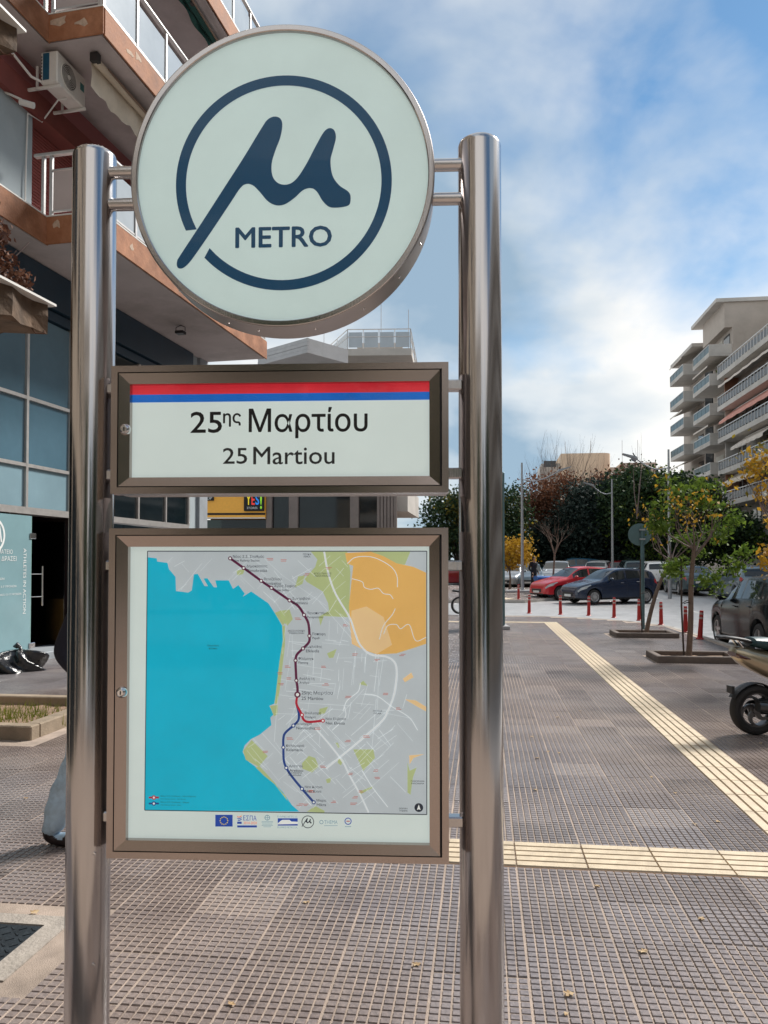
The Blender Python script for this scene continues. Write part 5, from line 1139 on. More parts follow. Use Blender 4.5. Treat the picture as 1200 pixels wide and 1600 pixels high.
# ================================================================ VEHICLES
tyre_m = mat('tyre_rubber', (0.018, 0.017, 0.018), rough=0.75, var=0.2, scale=20)
rim_m = mat('alloy_rim', (0.50, 0.50, 0.51), rough=0.3, metal=0.9, var=0.05)
rimd_m = mat('dark_rim', (0.12, 0.12, 0.125), rough=0.35, metal=0.9, var=0.05)
carglass = mat('car_glass', (0.018, 0.024, 0.027), rough=0.04, var=0.2, scale=1.0, spec=0.75)
head_m = mat('headlamp', (0.34, 0.36, 0.37), rough=0.08, var=0.1, scale=9, spec=0.8, coat=0.6)
tail_m = mat('tail_lamp', (0.36, 0.012, 0.015), rough=0.12, var=0.15, scale=9, coat=0.6)
trim_m = mat('black_trim', (0.015, 0.015, 0.017), rough=0.5)
plate_m = mat('number_plate', (0.66, 0.67, 0.66), rough=0.4)
def paint_mat(n, c, met=0.25, rough=0.32): return mat('paint_'+n, c, rough=rough, metal=met, var=0.04, scale=2, coat=0.0 if n == 'black' else 0.6, spec=0.28 if n == 'black' else 0.5)
def interp(tab, x):
    for (a, b) in zip(tab, tab[1:]):
        if a[0] <= x <= b[0]:
            t = (x-a[0])/max(1e-9, b[0]-a[0]); return a[1]+(b[1]-a[1])*t
    return tab[-1][1] if x > tab[-1][0] else tab[0][1]
def dense(tab): return [tuple(p) for p in smooth_open(tab, 4)]
STY = {
 'hatch': dict(L=3.97, W=.85, r=.30, gc=.19, wb=(.19, .82), top=[(0, .50), (.012, .62), (.04, .74), (.12, .84), (.24, .95), (.29, 1.0), (.36, 1.18), (.45, 1.39), (.52, 1.46), (.62, 1.48), (.78, 1.44), (.91, 1.36), (.955, 1.12), (.985, .90), (1, .55)],
      belt=[(0, .46), (.04, .66), (.12, .77), (.27, .90), (.5, .95), (.8, 1.02), (.93, 1.04), (.985, .85), (1, .52)], ws=(.30, .46), rw=(.915, .965), win=[(.36, .565), (.585, .76), (.785, .87)], hl=(.015, .15), tl=(.93, .992)),
 'suv': dict(L=4.3, W=.90, r=.335, gc=.22, wb=(.195, .805), top=[(0, .58), (.012, .74), (.04, .90), (.12, .98), (.24, 1.05), (.28, 1.09), (.35, 1.27), (.43, 1.48), (.50, 1.55), (.62, 1.57), (.82, 1.52), (.92, 1.44), (.965, 1.14), (.988, .95), (1, .6)],
      belt=[(0, .54), (.04, .80), (.12, .90), (.27, 1.0), (.5, 1.03), (.8, 1.08), (.93, 1.10), (.988, .92), (1, .57)], ws=(.285, .44), rw=(.925, .97), win=[(.345, .545), (.565, .745), (.77, .87)], hl=(.015, .14), tl=(.93, .993)),
 'sedan': dict(L=4.5, W=.88, r=.31, gc=.18, wb=(.19, .80), top=[(0, .48), (.012, .60), (.04, .70), (.12, .79), (.25, .90), (.31, .94), (.39, 1.15), (.47, 1.36), (.54, 1.42), (.63, 1.43), (.72, 1.38), (.79, 1.20), (.85, 1.04), (.93, 1.0), (.985, .94), (1, .55)],
      belt=[(0, .45), (.04, .63), (.12, .74), (.29, .88), (.5, .93), (.8, .98), (.93, .97), (.985, .9), (1, .52)], ws=(.32, .475), rw=(.73, .84), win=[(.385, .56), (.58, .73)], hl=(.015, .13), tl=(.93, .993)),
}
wheel_cache = {}
def wheel_meshes(r, style=0):
    if (r, style) in wheel_cache: return wheel_cache[(r, style)]
    M = Matrix.Rotation(R(90), 4, 'X'); w = .10
    t = MB(); t.lathe([(r*.66, -w), (r*.9, -w*1.02), (r*.985, -w*.82), (r, -w*.5), (r, w*.5), (r*.985, w*.82), (r*.9, w*1.02), (r*.66, w)], 36, M=M)
    rim = MB(); rim.lathe([(r*.67, -w), (r*.67, w*.98), (r*.62, w*.9), (r*.58, w*.3), (0, w*.25)], 36, M=M)
    ns = 10 if style == 0 else 5
    for k in range(ns):
        A = Matrix.Rotation(2*math.pi*k/ns, 4, 'Y'); hw = .013 if ns == 10 else .03
        rim.add([A @ Vector(p) for p in ((-hw*1.3, -w*.78, .03), (hw*1.3, -w*.78, .03), (hw, -w*.85, r*.61), (-hw, -w*.85, r*.61), (-hw*1.3, -w*.2, .03), (hw*1.3, -w*.2, .03), (hw, -w*.4, r*.61), (-hw, -w*.4, r*.61))], [(0, 1, 2, 3), (0, 4, 5, 1), (1, 5, 6, 2), (3, 2, 6, 7), (0, 3, 7, 4)])
    rim.lathe([(0, w*.86), (.045, w*.84), (.055, w*.3)], 16, M=M)
    h = MB(); h.lathe([(r*.60, w*.32), (0, w*.28)], 24, M=M)
    wheel_cache[(r, style)] = (t.mesh('tyre', tyre_m), rim, None); return wheel_cache[(r, style)]
def car(name, label, style, paint, loc, heading, scale=1.0, rims=0, group=None, cat='car', lamps=True, tailw=False):
    q = STY[style]; Lc, W, r, gc = q['L'], q['W'], q['r'], q['gc']; topT, beltT = dense(q['top']), dense(q['belt'])
    widT = dense([(0, .70), (.012, .80), (.04, .90), (.10, .965), (.2, .99), (.5, 1.0), (.8, .99), (.92, .95), (.975, .86), (1, .74)])
    t = thing(name, label, cat, loc, heading, group); t.scale = (scale,)*3
    xs_ = set(k/90 for k in range(91)); ra = r*1.16
    for c in q['wb']:
        for k in range(-8, 9): xs_.add(c+ra/Lc*math.sin(k/8*math.pi/2))
        xs_.add(c-ra/Lc-.0008); xs_.add(c+ra/Lc+.0008)
    for a, b in q['win']+[q['ws'], q['rw'], q['hl'], q['tl']]: xs_ |= {a, b}
    X = sorted(x for x in xs_ if 0 <= x <= 1); secs = []
    for x in X:
        top, belt, w = interp(topT, x), interp(beltT, x), W*interp(widT, x); belt = min(belt, top-.015)
        zb = gc+.06*max(0, 1-x/.05)+.10*max(0, (x-.94)/.06)
        for c in q['wb']:
            dx = (x-c)*Lc
            if abs(dx) < ra: zb = max(zb, r+math.sqrt(ra*ra-dx*dx))
        zb = min(zb, belt-.06); h = top-belt; g = min(1, h/.42); tp = .05+.19*g
        ys_ = lambda f: w*.95*(1-tp*f)
        secs.append([(0, zb), (w*.93, zb), (w*.985, zb+.10*(belt-zb)), (w, zb+.45*(belt-zb)), (w*.99, zb+.80*(belt-zb)), (w*.95, belt), (ys_(.12), belt+.12*h), (ys_(.82), belt+.82*h), (ys_(.9)*.965, belt+.94*h), (ys_(.9)*.80, top-.004), (0, top+.02*g)])
    K = 11; parts = {}
    def put(key, fc): parts.setdefault(key, []).append(fc)
    def vid(i, k, s): return (i*K+k)*2+s
    V = []
    for x, sc2 in zip(X, secs):
        for (y, z) in sc2:
            for s in (0, 1): V.append((Lc*(.5-x), y if s == 0 else -y, z))
    inr = lambda xm, rg_: rg_[0] <= xm <= rg_[1]
    for i in range(len(X)-1):
        xm = (X[i]+X[i+1])/2
        for k in range(K-1):
            for s in (0, 1):
                fc = (vid(i, k, s), vid(i+1, k, s), vid(i+1, k+1, s), vid(i, k+1, s)); fc = fc if s else fc[::-1]
                key = 'body'
                if k == 0: key = 'underbody'
                elif k == 1 and not any(abs(xm-c)*Lc < ra for c in q['wb']): key = 'sill'
                elif k == 6:
                    for wi, rg_ in enumerate(q['win']):
                        if inr(xm, rg_): key = 'side_window.%d.%d' % (wi, s)
                if k in (8, 9) and inr(xm, q['ws']): key = 'windshield'
                if k in (8, 9) and inr(xm, q['rw']): key = 'rear_window'
                if k == 4 and inr(xm, q['hl']): key = 'headlight.%d' % s
                if k in (4,) and inr(xm, q['tl']): key = 'tail_light.%d' % s
                put(key, fc)
    for i in (0, len(X)-1):
        f = [vid(i, k, 0) for k in range(K)]+[vid(i, k, 1) for k in range(K-2, 0, -1)]; put('body', tuple(f if i == 0 else f[::-1]))
    mm = {'body': paint, 'underbody': trim_m, 'sill': trim_m, 'windshield': carglass, 'rear_window': carglass, 'side_window': carglass, 'headlight': head_m, 'tail_light': tail_m}
    for key, fs in parts.items():
        base = key.split('.')[0]; used = sorted({i for f in fs for i in f}); mp = {a: b for b, a in enumerate(used)}
        mb = MB(); mb.add([V[i] for i in used], [tuple(mp[i] for i in f) for f in fs], 0, base in ('body', 'windshield', 'rear_window', 'side_window', 'headlight', 'tail_light')); mb.build(base, mm[base], t, sharp=40)
    zf = gc+.10; xf = Lc/2
    bx = lambda n_, m_, a, c=.01, par=t: pbox(n_, m_, par, *a, c=c)
    bx('grille', trim_m, (xf-.05, xf+.012, -.40*W/.85, .40*W/.85, gc+.14, gc+.30)); bx('number_plate', plate_m, (xf+.005, xf+.022, -.25, .25, gc+.11, gc+.21)); bx('bumper_trim', trim_m, (xf-.06, xf+.006, -.55, .55, gc+.04, gc+.10))
    bx('number_plate', plate_m, (-xf-.022, -xf-.004, -.25, .25, gc+.40, gc+.50)); bx('bumper_trim', trim_m, (-xf-.012, -xf+.05, -.6, .6, gc+.08, gc+.22))
    xm = Lc*(.5-q['win'][0][0]-.02); zb = interp(beltT, q['win'][0][0]+.02)
    for s in (1, -1):
        m_ = MB(); m_.bbox(xm-.06, xm+.06, s*W*.97 if s > 0 else -W*.97-.20, W*.97+.20 if s > 0 else -W*.97, zb+.02, zb+.15, .04); mi = m_.build('mirror', paint, t); 
        for (wa, wb_) in q['win'][:2]:
            xx = Lc*(.5-wb_)+.10; zz = interp(beltT, wb_)-.12; m_ = MB(); y_ = W*1.0
            m_.bbox(xx, xx+.17, y_-.012 if s > 0 else -y_-.018, y_+.018 if s > 0 else -y_+.012, zz, zz+.03, .008); m_.build('door_handle', paint, t)
            i_ = min(range(len(X)), key=lambda k: abs(X[k]-wb_-.01)); xd = Lc*(.5-X[i_]); m_ = MB(); sp_ = [p for p in secs[i_][2:6]]
            m_.add([(xd+d_, s*(p[0]+.0022), p[1]) for p in sp_ for d_ in (-.005, .005)], [(2*k, 2*k+1, 2*k+3, 2*k+2) for k in range(3)]); m_.build('door_seam', trim_m, t)
    me_t, rim_b, _ = wheel_meshes(r, rims)
    key = ('rim', r, rims)
    if key not in wheel_cache: wheel_cache[key] = rim_b.mesh('rim', rim_m)
    for c in q['wb']:
        for s in (1, -1):
            w_ = link(bpy.data.objects.new('wheel', me_t), t, (Lc*(.5-c), s*(W-.13), r), (0, 0, 0 if s < 0 else math.pi)); link(bpy.data.objects.new('rim', wheel_cache[key]), w_)
    return t
AWAY = R(90)-GA
P_ = {n: paint_mat(n, c, m_, r_) for n, c, m_, r_ in (('red', (0.50, 0.012, 0.022), .1, .3), ('navy', (0.005, 0.016, 0.046), .1, .24), ('white', (0.72, 0.72, 0.72), 0, .3), ('silver', (0.42, 0.44, 0.46), .6, .3), ('teal', (0.045, 0.085, 0.10), .5, .3), ('bluegrey', (0.13, 0.18, 0.22), .5, .3), ('black', (0.004, 0.007, 0.010), 0, .17), ('darkred', (0.25, 0.01, 0.015), .1, .3), ('petrol', (0.01, 0.07, 0.11), .3, .3))}
def cl(x, y): return (x, y, road_z(y)+.004)
def clf(x, y): return (x, y, fy(y)+.004)
car('parked_car', 'red hatchback with pale headlamp parked across the corner behind the blue hatchback', 'hatch', P_['red'], cl(8.75, 36.0), R(180+20))
car('parked_car', 'dark blue hatchback parked at the corner behind the red bollards', 'hatch', P_['navy'], cl(9.55, 33.2), R(180+18))
car('parked_car', 'black compact suv parked at the kerb beyond the scooter', 'suv', P_['black'], cl(8.17, 16.15), AWAY, rims=1)
car('parked_car', 'white hatchback hidden behind the black suv', 'hatch', P_['white'], cl(12.95, 25.2), AWAY)
car('parked_car', 'blue grey suv parked behind the staked street tree', 'suv', P_['bluegrey'], cl(16.0, 34.6), AWAY)
car('parked_car', 'dark teal saloon parked between the white suv and the blue grey suv', 'sedan', P_['teal'], cl(15.6, 40.0), AWAY)
car('parked_car', 'white suv with red tail lamps parked ahead of the dark teal saloon', 'suv', P_['white'], cl(15.75, 45.6), AWAY)
car('parked_car', 'dark teal suv half hidden by the dark blue hatchback', 'suv', P_['teal'], cl(16.0, 50.5), AWAY)
car('parked_car', 'small white hatchback with pale roof next to the dark red hatchback', 'hatch', P_['white'], cl(17.6, 56), R(60))
car('parked_car', 'dark red hatchback parked in the row under the evergreens', 'hatch', P_['darkred'], cl(16.6, 54.2), R(65))
car('parked_car', 'white hatchback parked under the bluish evergreen', 'hatch', P_['white'], cl(15.2, 54.6), R(62))
car('parked_car', 'petrol blue suv parked in the shade under the trees', 'suv', P_['petrol'], cl(13.2, 55.5), R(180), 1.05)
car('parked_car', 'silver suv facing the street behind the waste bins', 'suv', P_['silver'], cl(10.4, 47.0), R(-105))
car('parked_car', 'grey saloon parked behind the person in dark clothes', 'sedan', P_['bluegrey'], cl(8.6, 46.5), R(-100))
car('parked_car', 'silver saloon parked beside the lamp post', 'sedan', P_['silver'], cl(7.5, 46.5), R(-110))
car('parked_car', 'dark teal suv parked behind the golden tree', 'suv', P_['teal'], cl(6.1, 48.5), R(-100))
car('parked_car', 'dark red saloon seen through the gap beside the map case', 'sedan', P_['darkred'], cl(4.0, 48.0), R(190))
# ---- scooter
gold = paint_mat('champagne', (0.42, 0.35, 0.24), .7, .3)
seat_m = mat('scooter_seat', (0.012, 0.05, 0.062), rough=0.45, var=0.15, scale=6, bump=0.1)
sc = thing('scooter', 'champagne scooter with five spoke rear wheel and dark seat parked on the pavement', 'scooter', (3.60, 7.62, 0), R(4))
RW = .243
def scooter_wheel(x, par):
    M = Matrix.Translation((x, 0, RW)) @ Matrix.Rotation(R(90), 4, 'X'); w = .062
    t = MB(); t.lathe([(RW*.68, -w*.75), (RW*.82, -w), (RW*.93, -w*.9), (RW*.985, -w*.5), (RW, 0), (RW*.985, w*.5), (RW*.93, w*.9), (RW*.82, w), (RW*.68, w*.75)], 56, M=M); t = t.build('wheel', tyre_m, par)
    m_ = MB(); m_.lathe([(RW*.695, -w*.7), (RW*.70, w*.74), (RW*.62, w*.70), (RW*.60, w*.2), (RW*.60, -w*.7)], 48, M=M, closed=True); m_.build('rim', rimd_m, t)
    m_ = MB(); m_.lathe([(0, w*.8), (.042, w*.78), (.05, w*.4), (.05, -w*.5), (0, -w*.5)], 24, M=M); hb = m_.build('hub', rimd_m, t)
    for k in range(5):
        pts_o = []; a0 = 2*math.pi*k/5
        for j in range(9):
            f = j/8; rr = .038+(RW*.635-.038)*f; a = a0+.95*f*f; pts_o.append((rr, a, .026-.011*f+.010*f*f*f))
        Lq = [(rr*math.cos(a-hw/rr), rr*math.sin(a-hw/rr)) for rr, a, hw in pts_o]; Rq = [(rr*math.cos(a+hw/rr), rr*math.sin(a+hw/rr)) for rr, a, hw in pts_o]
        m_ = MB(); n_ = 9; vs = [(p[0], -w*.62, p[1]) for p in Lq]+[(p[0], -w*.62, p[1]) for p in Rq]+[(p[0], -w*.1, p[1]) for p in Lq]+[(p[0], -w*.1, p[1]) for p in Rq]
        fs2 = [q_ for j in range(8) for q_ in ((j, j+1, n_+j+1, n_+j), (2*n_+j, 3*n_+j, 3*n_+j+1, 2*n_+j+1), (j, 2*n_+j, 2*n_+j+1, j+1), (n_+j, n_+j+1, 3*n_+j+1, 3*n_+j))]
        m_.add([(x+p[0], p[1], RW+p[2]) for p in vs], fs2); m_.build('spoke', rimd_m, t)
    m_ = MB(); m_.lathe([(.05, 0), (.085, 0), (.085, .004), (.05, .004)], 28, M=Matrix.Translation((x, .045, RW)) @ Matrix.Rotation(R(90), 4, 'X'), closed=True); m_.build('brake_disc', rimd_m, t)
scooter_wheel(0, sc); scooter_wheel(1.32, sc)
def loft(rings, n=16, pw=2.4):
    mb = MB(); vs = []
    for (x, zc, hy, hz) in rings:
        for k in range(n):
            a = 2*math.pi*k/n; c, s = math.cos(a), math.sin(a); vs.append((x, hy*math.copysign(abs(c)**(2/pw), c), zc+hz*math.copysign(abs(s)**(2/pw), s)))
    L_ = len(rings); mb.add(vs, [(i*n+k, (i+1)*n+k, (i+1)*n+(k+1) % n, i*n+(k+1) % n) for i in range(L_-1) for k in range(n)]+[tuple(range(n)), tuple(range((L_-1)*n, L_*n))[::-1]], 0, True); return mb
loft([(-.225, .80, .05, .025), (-.215, .80, .08, .055), (-.16, .775, .11, .085), (-.08, .745, .13, .105), (.05, .70, .145, .125), (.2, .66, .155, .15), (.4, .61, .16, .18), (.55, .55, .15, .20), (.62, .50, .13, .18)]).build('tail_body', gold, sc)
loft([(-.06, .895, .10, .02), (-.04, .90, .125, .045), (.10, .885, .145, .06), (.3, .84, .15, .075), (.45, .82, .14, .07), (.60, .80, .10, .06), (.64, .79, .07, .03)]).build('seat', seat_m, sc)
loft([(-.226, .785, .085, .020), (-.205, .775, .112, .030), (-.14, .755, .125, .028), (-.10, .745, .13, .012)]).build('tail_light', mat('scooter_tail_lamp', (0.10, 0.04, 0.03), rough=0.1, coat=0.6), sc)
rk = loft([(-.36, .945, .06, .010), (-.33, .95, .085, .018), (-.2, .935, .09, .018), (-.1, .915, .08, .02), (-.02, .89, .07, .02)]).build('luggage_rack', trim_m, sc)
for s in (-.05, .05): MB().tube([(-.2, s, .93), (-.12, s, .83)], .012, 8).build('rack_stay', chrome, rk)
mb = MB(); mb.lathe([(RW*1.03, -.05), (RW*1.06, -.06), (RW*1.09, 0), (RW*1.06, .06), (RW*1.03, .05)], 40, M=Matrix.Translation((0, 0, RW)) @ Matrix.Rotation(R(90), 4, 'X')); keep = MB()
for f, s_ in zip(mb.f, mb.sm):
    c = sum((Vector(mb.v[i]) for i in f), Vector())/len(f); a = math.degrees(math.atan2(c.z-RW, c.x))
    if 25 < a < 150: keep.add([mb.v[i] for i in f], [(0, 1, 2, 3)], 0, True)
mg = keep.build('mudguard', trim_m, sc); pbox('mudflap', trim_m, mg, -.255, -.225, -.05, .05, .405, .475)
MB().tube([(.10, -.11, .30), (.17, -.11, .62)], .012, 8).build('shock_rod', chrome, sc)
mb = MB(); mb.tube([(.11+.05*k/36-.0+.018*math.cos(k*1.25), -.11+.018*math.sin(k*1.25), .36+.22*k/36) for k in range(37)], .007, 6); mb.build('shock_spring', trim_m, sc)
loft([(.02, .27, .06, .07), (.15, .28, .10, .09), (.45, .30, .12, .11), (.6, .30, .10, .10)]).build('engine', trim_m, sc)
MB().tube([(-.06, -.16, .30), (.2, -.15, .27), (.5, -.12, .24)], [.05, .055, .03], 14).build('exhaust', rimd_m, sc)
loft([(.55, .34, .13, .10), (.75, .27, .14, .05), (1.0, .28, .14, .05), (1.08, .40, .16, .16), (1.12, .65, .17, .18), (1.10, .88, .14, .10)]).build('floorboard', gold, sc)
MB().tube([(1.07, -.02, 1.0), (1.15, 0, .75), (1.32, 0, .30)], [.03, .03, .025], 10).build('fork', trim_m, sc)
mb = MB(); mb.tube([(1.0, -.32, 1.03), (1.06, -.18, 1.02), (1.07, 0, .99), (1.06, .18, 1.02), (1.0, .32, 1.03)], .016, 10); mb.build('handlebar', trim_m, sc)
loft([(1.14, .93, .10, .10), (1.20, .93, .08, .08), (1.22, .93, .03, .04)]).build('headlight', head_m, sc)
MB().tube([(.45, .12, .2), (.40, .22, .004)], .012, 8).build('side_stand', chrome, sc)
# ---- motorbike half hidden behind the right post
mbk = thing('motorbike', 'motorbike with red front mudguard parked behind the steel post', 'motorbike', (3.72, 26.2, -.0), R(8))
for x in (0, -1.22):
    M = Matrix.Translation((x, 0, .29)) @ Matrix.Rotation(R(90), 4, 'X'); t = MB(); t.lathe([(.235, -.035), (.27, -.042), (.29, -.02), (.29, .02), (.27, .042), (.235, .035)], 36, M=M); t = t.build('wheel', tyre_m, mbk)
    m_ = MB(); m_.lathe([(.21, -.03), (.24, -.035), (.24, .035), (.21, .03)], 36, M=M, closed=True); m_.build('rim', rim_m, t); m_ = MB()
    for k in range(14): a = 2*math.pi*k/14; m_.tube([(x+.03*math.cos(a+.5), 0, .29+.03*math.sin(a+.5)), (x+.215*math.cos(a), 0, .29+.215*math.sin(a))], .004, 4)
    tag(m_.build('spokes', rim_m, t), kind='stuff')
redm = paint_mat('bike_red', (0.40, 0.012, 0.02), .1, .3)
mb = MB()
for k in range(9):
    a = R(20+15*k); b2 = R(20+15*(k+1)); mb.add([(.32*math.cos(a), -.06, .29+.32*math.sin(a)), (.32*math.cos(a), .06, .29+.32*math.sin(a)), (.32*math.cos(b2), .06, .29+.32*math.sin(b2)), (.32*math.cos(b2), -.06, .29+.32*math.sin(b2))], [(0, 1, 2, 3)])
mb.build('mudguard', redm, mbk); MB().tube([(0, .08, .29), (-.35, .08, .95)], .02, 8).build('fork', chrome, mbk); MB().tube([(0, -.08, .29), (-.35, -.08, .95)], .02, 8).build('fork', chrome, mbk)
loft([(-.35, .72, .08, .10), (-.5, .75, .14, .14), (-.75, .72, .13, .10), (-.85, .68, .10, .05)]).build('fuel_tank', redm, mbk); loft([(-.8, .74, .11, .04), (-1.1, .74, .13, .05), (-1.45, .78, .08, .04)]).build('seat', trim_m, mbk); loft([(-.4, .40, .12, .14), (-.65, .40, .16, .18), (-.9, .38, .10, .10)]).build('engine', rimd_m, mbk)
MB().tube([(-.42, -.33, 1.02), (-.36, 0, .97), (-.42, .33, 1.02)], .015, 8).build('handlebar', trim_m, mbk)
# ================================================================ STREET FURNITURE, PEOPLE, LITTER
bol_m = mat('bollard_red', (0.36, 0.012, 0.010), rough=0.45, var=0.15, scale=6, stain=0.2); refl = mat('reflective_band', (0.42, 0.31, 0.29), rough=0.35)
def bollard(label, loc, tilt, group):
    b = thing('bollard', label, 'bollard', loc, 0, group); b.rotation_euler = (R(tilt[0]), R(tilt[1]), random.uniform(0, 3))
    h = .63; mb = MB(); mb.lathe([(.085, 0), (.085, .012), (.06, .03), (.055, .05), (.042, h-.02), (.038, h), (0, h+.004)], 24); mb.build('post', bol_m, b)
    for z in (h*.74, h*.90):
        r_ = .055-(z-.05)/(h-.07)*.013; mb = MB(); mb.lathe([(r_+.0015, z-.022), (r_+.001, z+.022)], 24); mb.build('reflective_band', refl, b)
    return b
GB = 'red flexible bollards along the kerb of the corner'
random.seed(4)
spots = [((5.0, 26.35), 'red bollard on the kerb in front of the red hatchback', (0, 1)), ((5.92, 25.75), 'red bollard on the kerb in front of the blue hatchback number plate', (0, -1)), ((6.7, 25.2), 'red bollard on the kerb in front of the blue hatchback front wheel', (1, 0)), ((7.22, 24.2), 'red bollard on the kerb in front of the blue hatchback door', (0, 1)),
         ((7.60, 23.0), 'red bollard on the kerb next to the traffic sign pole', (0, 0)), ((7.68, 21.4), 'tilted red bollard on the kerb behind the leaning tree', (0, -5)), ((7.46, 19.1), 'red bollard on the kerb hidden by the staked tree trunk', (0, 0)), ((7.12, 17.4), 'red bollard on the kerb in front of the black suv', (0, -4))]
for (p, lab, t_) in spots: bollard(lab, (p[0]-.12, p[1]-.05, .002), t_, GB)
bollard('red bollard at the edge of the far pavement', (5.85, 34.0, fy(34.0)), (0, 0), GB)
lamp_m = mat('galvanised', (0.34, 0.36, 0.38), rough=0.45, metal=0.7, var=0.1)
def lamp(label, loc, h, arm, ang):
    l = thing('street_lamp', label, 'street lamp', loc, ang, 'grey street lamps with curved arms')
    mb = MB(); mb.tube([(0, 0, 0), (0, 0, h*.5), (0, 0, h+.5)], [.085, .07, .045], 12); mb.build('pole', lamp_m, l)
    pts = [(0, 0, h-.35), (arm*.35, 0, h-.42), (arm*.7, 0, h-.22), (arm, 0, h+.10)]; mb = MB(); mb.tube(smooth_open(pts, 4), .03, 8); a = mb.build('arm', lamp_m, l)
    mb = MB(); mb.prism([(arm-.1, h+.02), (arm+.55, h+.25), (arm+.58, h+.31), (arm-.05, h+.16)], -.13, .13, 'y'); mb.build('lamp_head', lamp_m, l); mb = MB(); mb.tube([(arm-.02, 0, h+.14), (arm+.1, 0, h+.34)], .025, 6); mb.build('photocell', gap_m, l)
    return l
lamp('street lamp beside the golden tree and waste bins', (at(816, 39.5), 39.5, fy(39.5)), 6.05, 1.9, R(0))
lamp('street lamp rising between the staked tree and the stepped apartment block', (at(1046, 36), 36, road_z(36)), 6.4, 1.55, R(180))
lamp('street lamp in front of the tall evergreen', (at(957, 48), 48, road_z(48)), 6.1, 1.2, R(180))
pbx = thing('lamp_plinth', 'low concrete plinth around the lamp post by the bins', 'plinth', (at(817, 39.5), 39.5, fy(39.5)), 0); pbox('slab', greyc, pbx, -.9, .9, -.4, .4, 0, .10, c=.02)
# traffic sign, seen from behind
teal_m = mat('sign_back', (0.10, 0.17, 0.185), rough=0.45, metal=0.5, var=0.1)
ts = thing('traffic_sign', 'round traffic sign seen from behind on a teal grey pole', 'traffic sign', (6.62, 20.0, 0), R(-14))
mb = MB(); mb.tube([(0, 0, 0), (0, 0, 2.62)], .045, 16); mb.build('pole', teal_m, ts)
mb = MB(); mb.lathe([(0, -.012), (.27, -.012), (.285, -.004), (.285, .012), (0, .014)], 40, M=Matrix.Translation((-.06, .06, 2.42)) @ Matrix.Rotation(R(90), 4, 'X')); mb.build('disc', teal_m, ts)
for z in (2.3, 2.54): pbox('clamp', lamp_m, ts, -.07, .07, -.05, .055, z-.02, z+.02)
# slab totem standing edge-on behind the right post
tt = thing('advert_totem', 'thin dark totem standing edge on behind the steel post', 'totem', (3.02, 20.3, 0), R(0))
pbox('panel', teal_m, tt, -.12, .045, -.5, .5, .10, 4.0, c=.02); pbox('base', greyc, tt, -.35, .17, -.55, .55, 0, .09, c=.01)
# bins
binb = mat('bin_blue', (0.008, 0.10, 0.36), rough=0.5, var=0.1); bing = mat('bin_green', (0.02, 0.06, 0.05), rough=0.5, var=0.1)
def bin_(label, m, loc, rz, s=1.0):
    b = thing('waste_bin', label, 'waste bin', loc, rz); b.scale = (.6, .62, .64); mb = MB()
    mb.add([(-.42, -.36, .12), (.42, -.36, .12), (.42, .36, .12), (-.42, .36, .12), (-.6, -.48, 1.12), (.6, -.48, 1.12), (.6, .48, 1.12), (-.6, .48, 1.12)], [(0, 3, 2, 1), (4, 5, 6, 7), (0, 1, 5, 4), (1, 2, 6, 5), (2, 3, 7, 6), (3, 0, 4, 7)]); mb.build('tub', m, b)
    mb = MB(); mb.prism([(-.52, 1.12), (.52, 1.12), (.5, 1.22), (.25, 1.32), (-.25, 1.32), (-.5, 1.22)], -.63, .63, 'x'); mb.build('lid', m, b)
    pbox('rim', m, b, -.64, .64, -.52, .52, 1.08, 1.14, c=.01)
    for (x, y) in ((-.36, -.3), (.36, -.3), (-.36, .3), (.36, .3)): M = Matrix.Translation((x, y, .075)) @ Matrix.Rotation(R(90), 4, 'X'); mb = MB(); mb.lathe([(0, -.025), (.075, -.025), (.075, .025), (0, .025)], 14, M=M); mb.build('castor', tyre_m, b)
    return b
bin_('blue wheeled waste bin beside the bare young tree', binb, (at(848, 38.6), 38.6, fy(38.6)), R(10)); bin_('dark green wheeled waste bin next to the blue one', bing, (at(879, 39.6), 39.6, fy(39.6)), R(5))
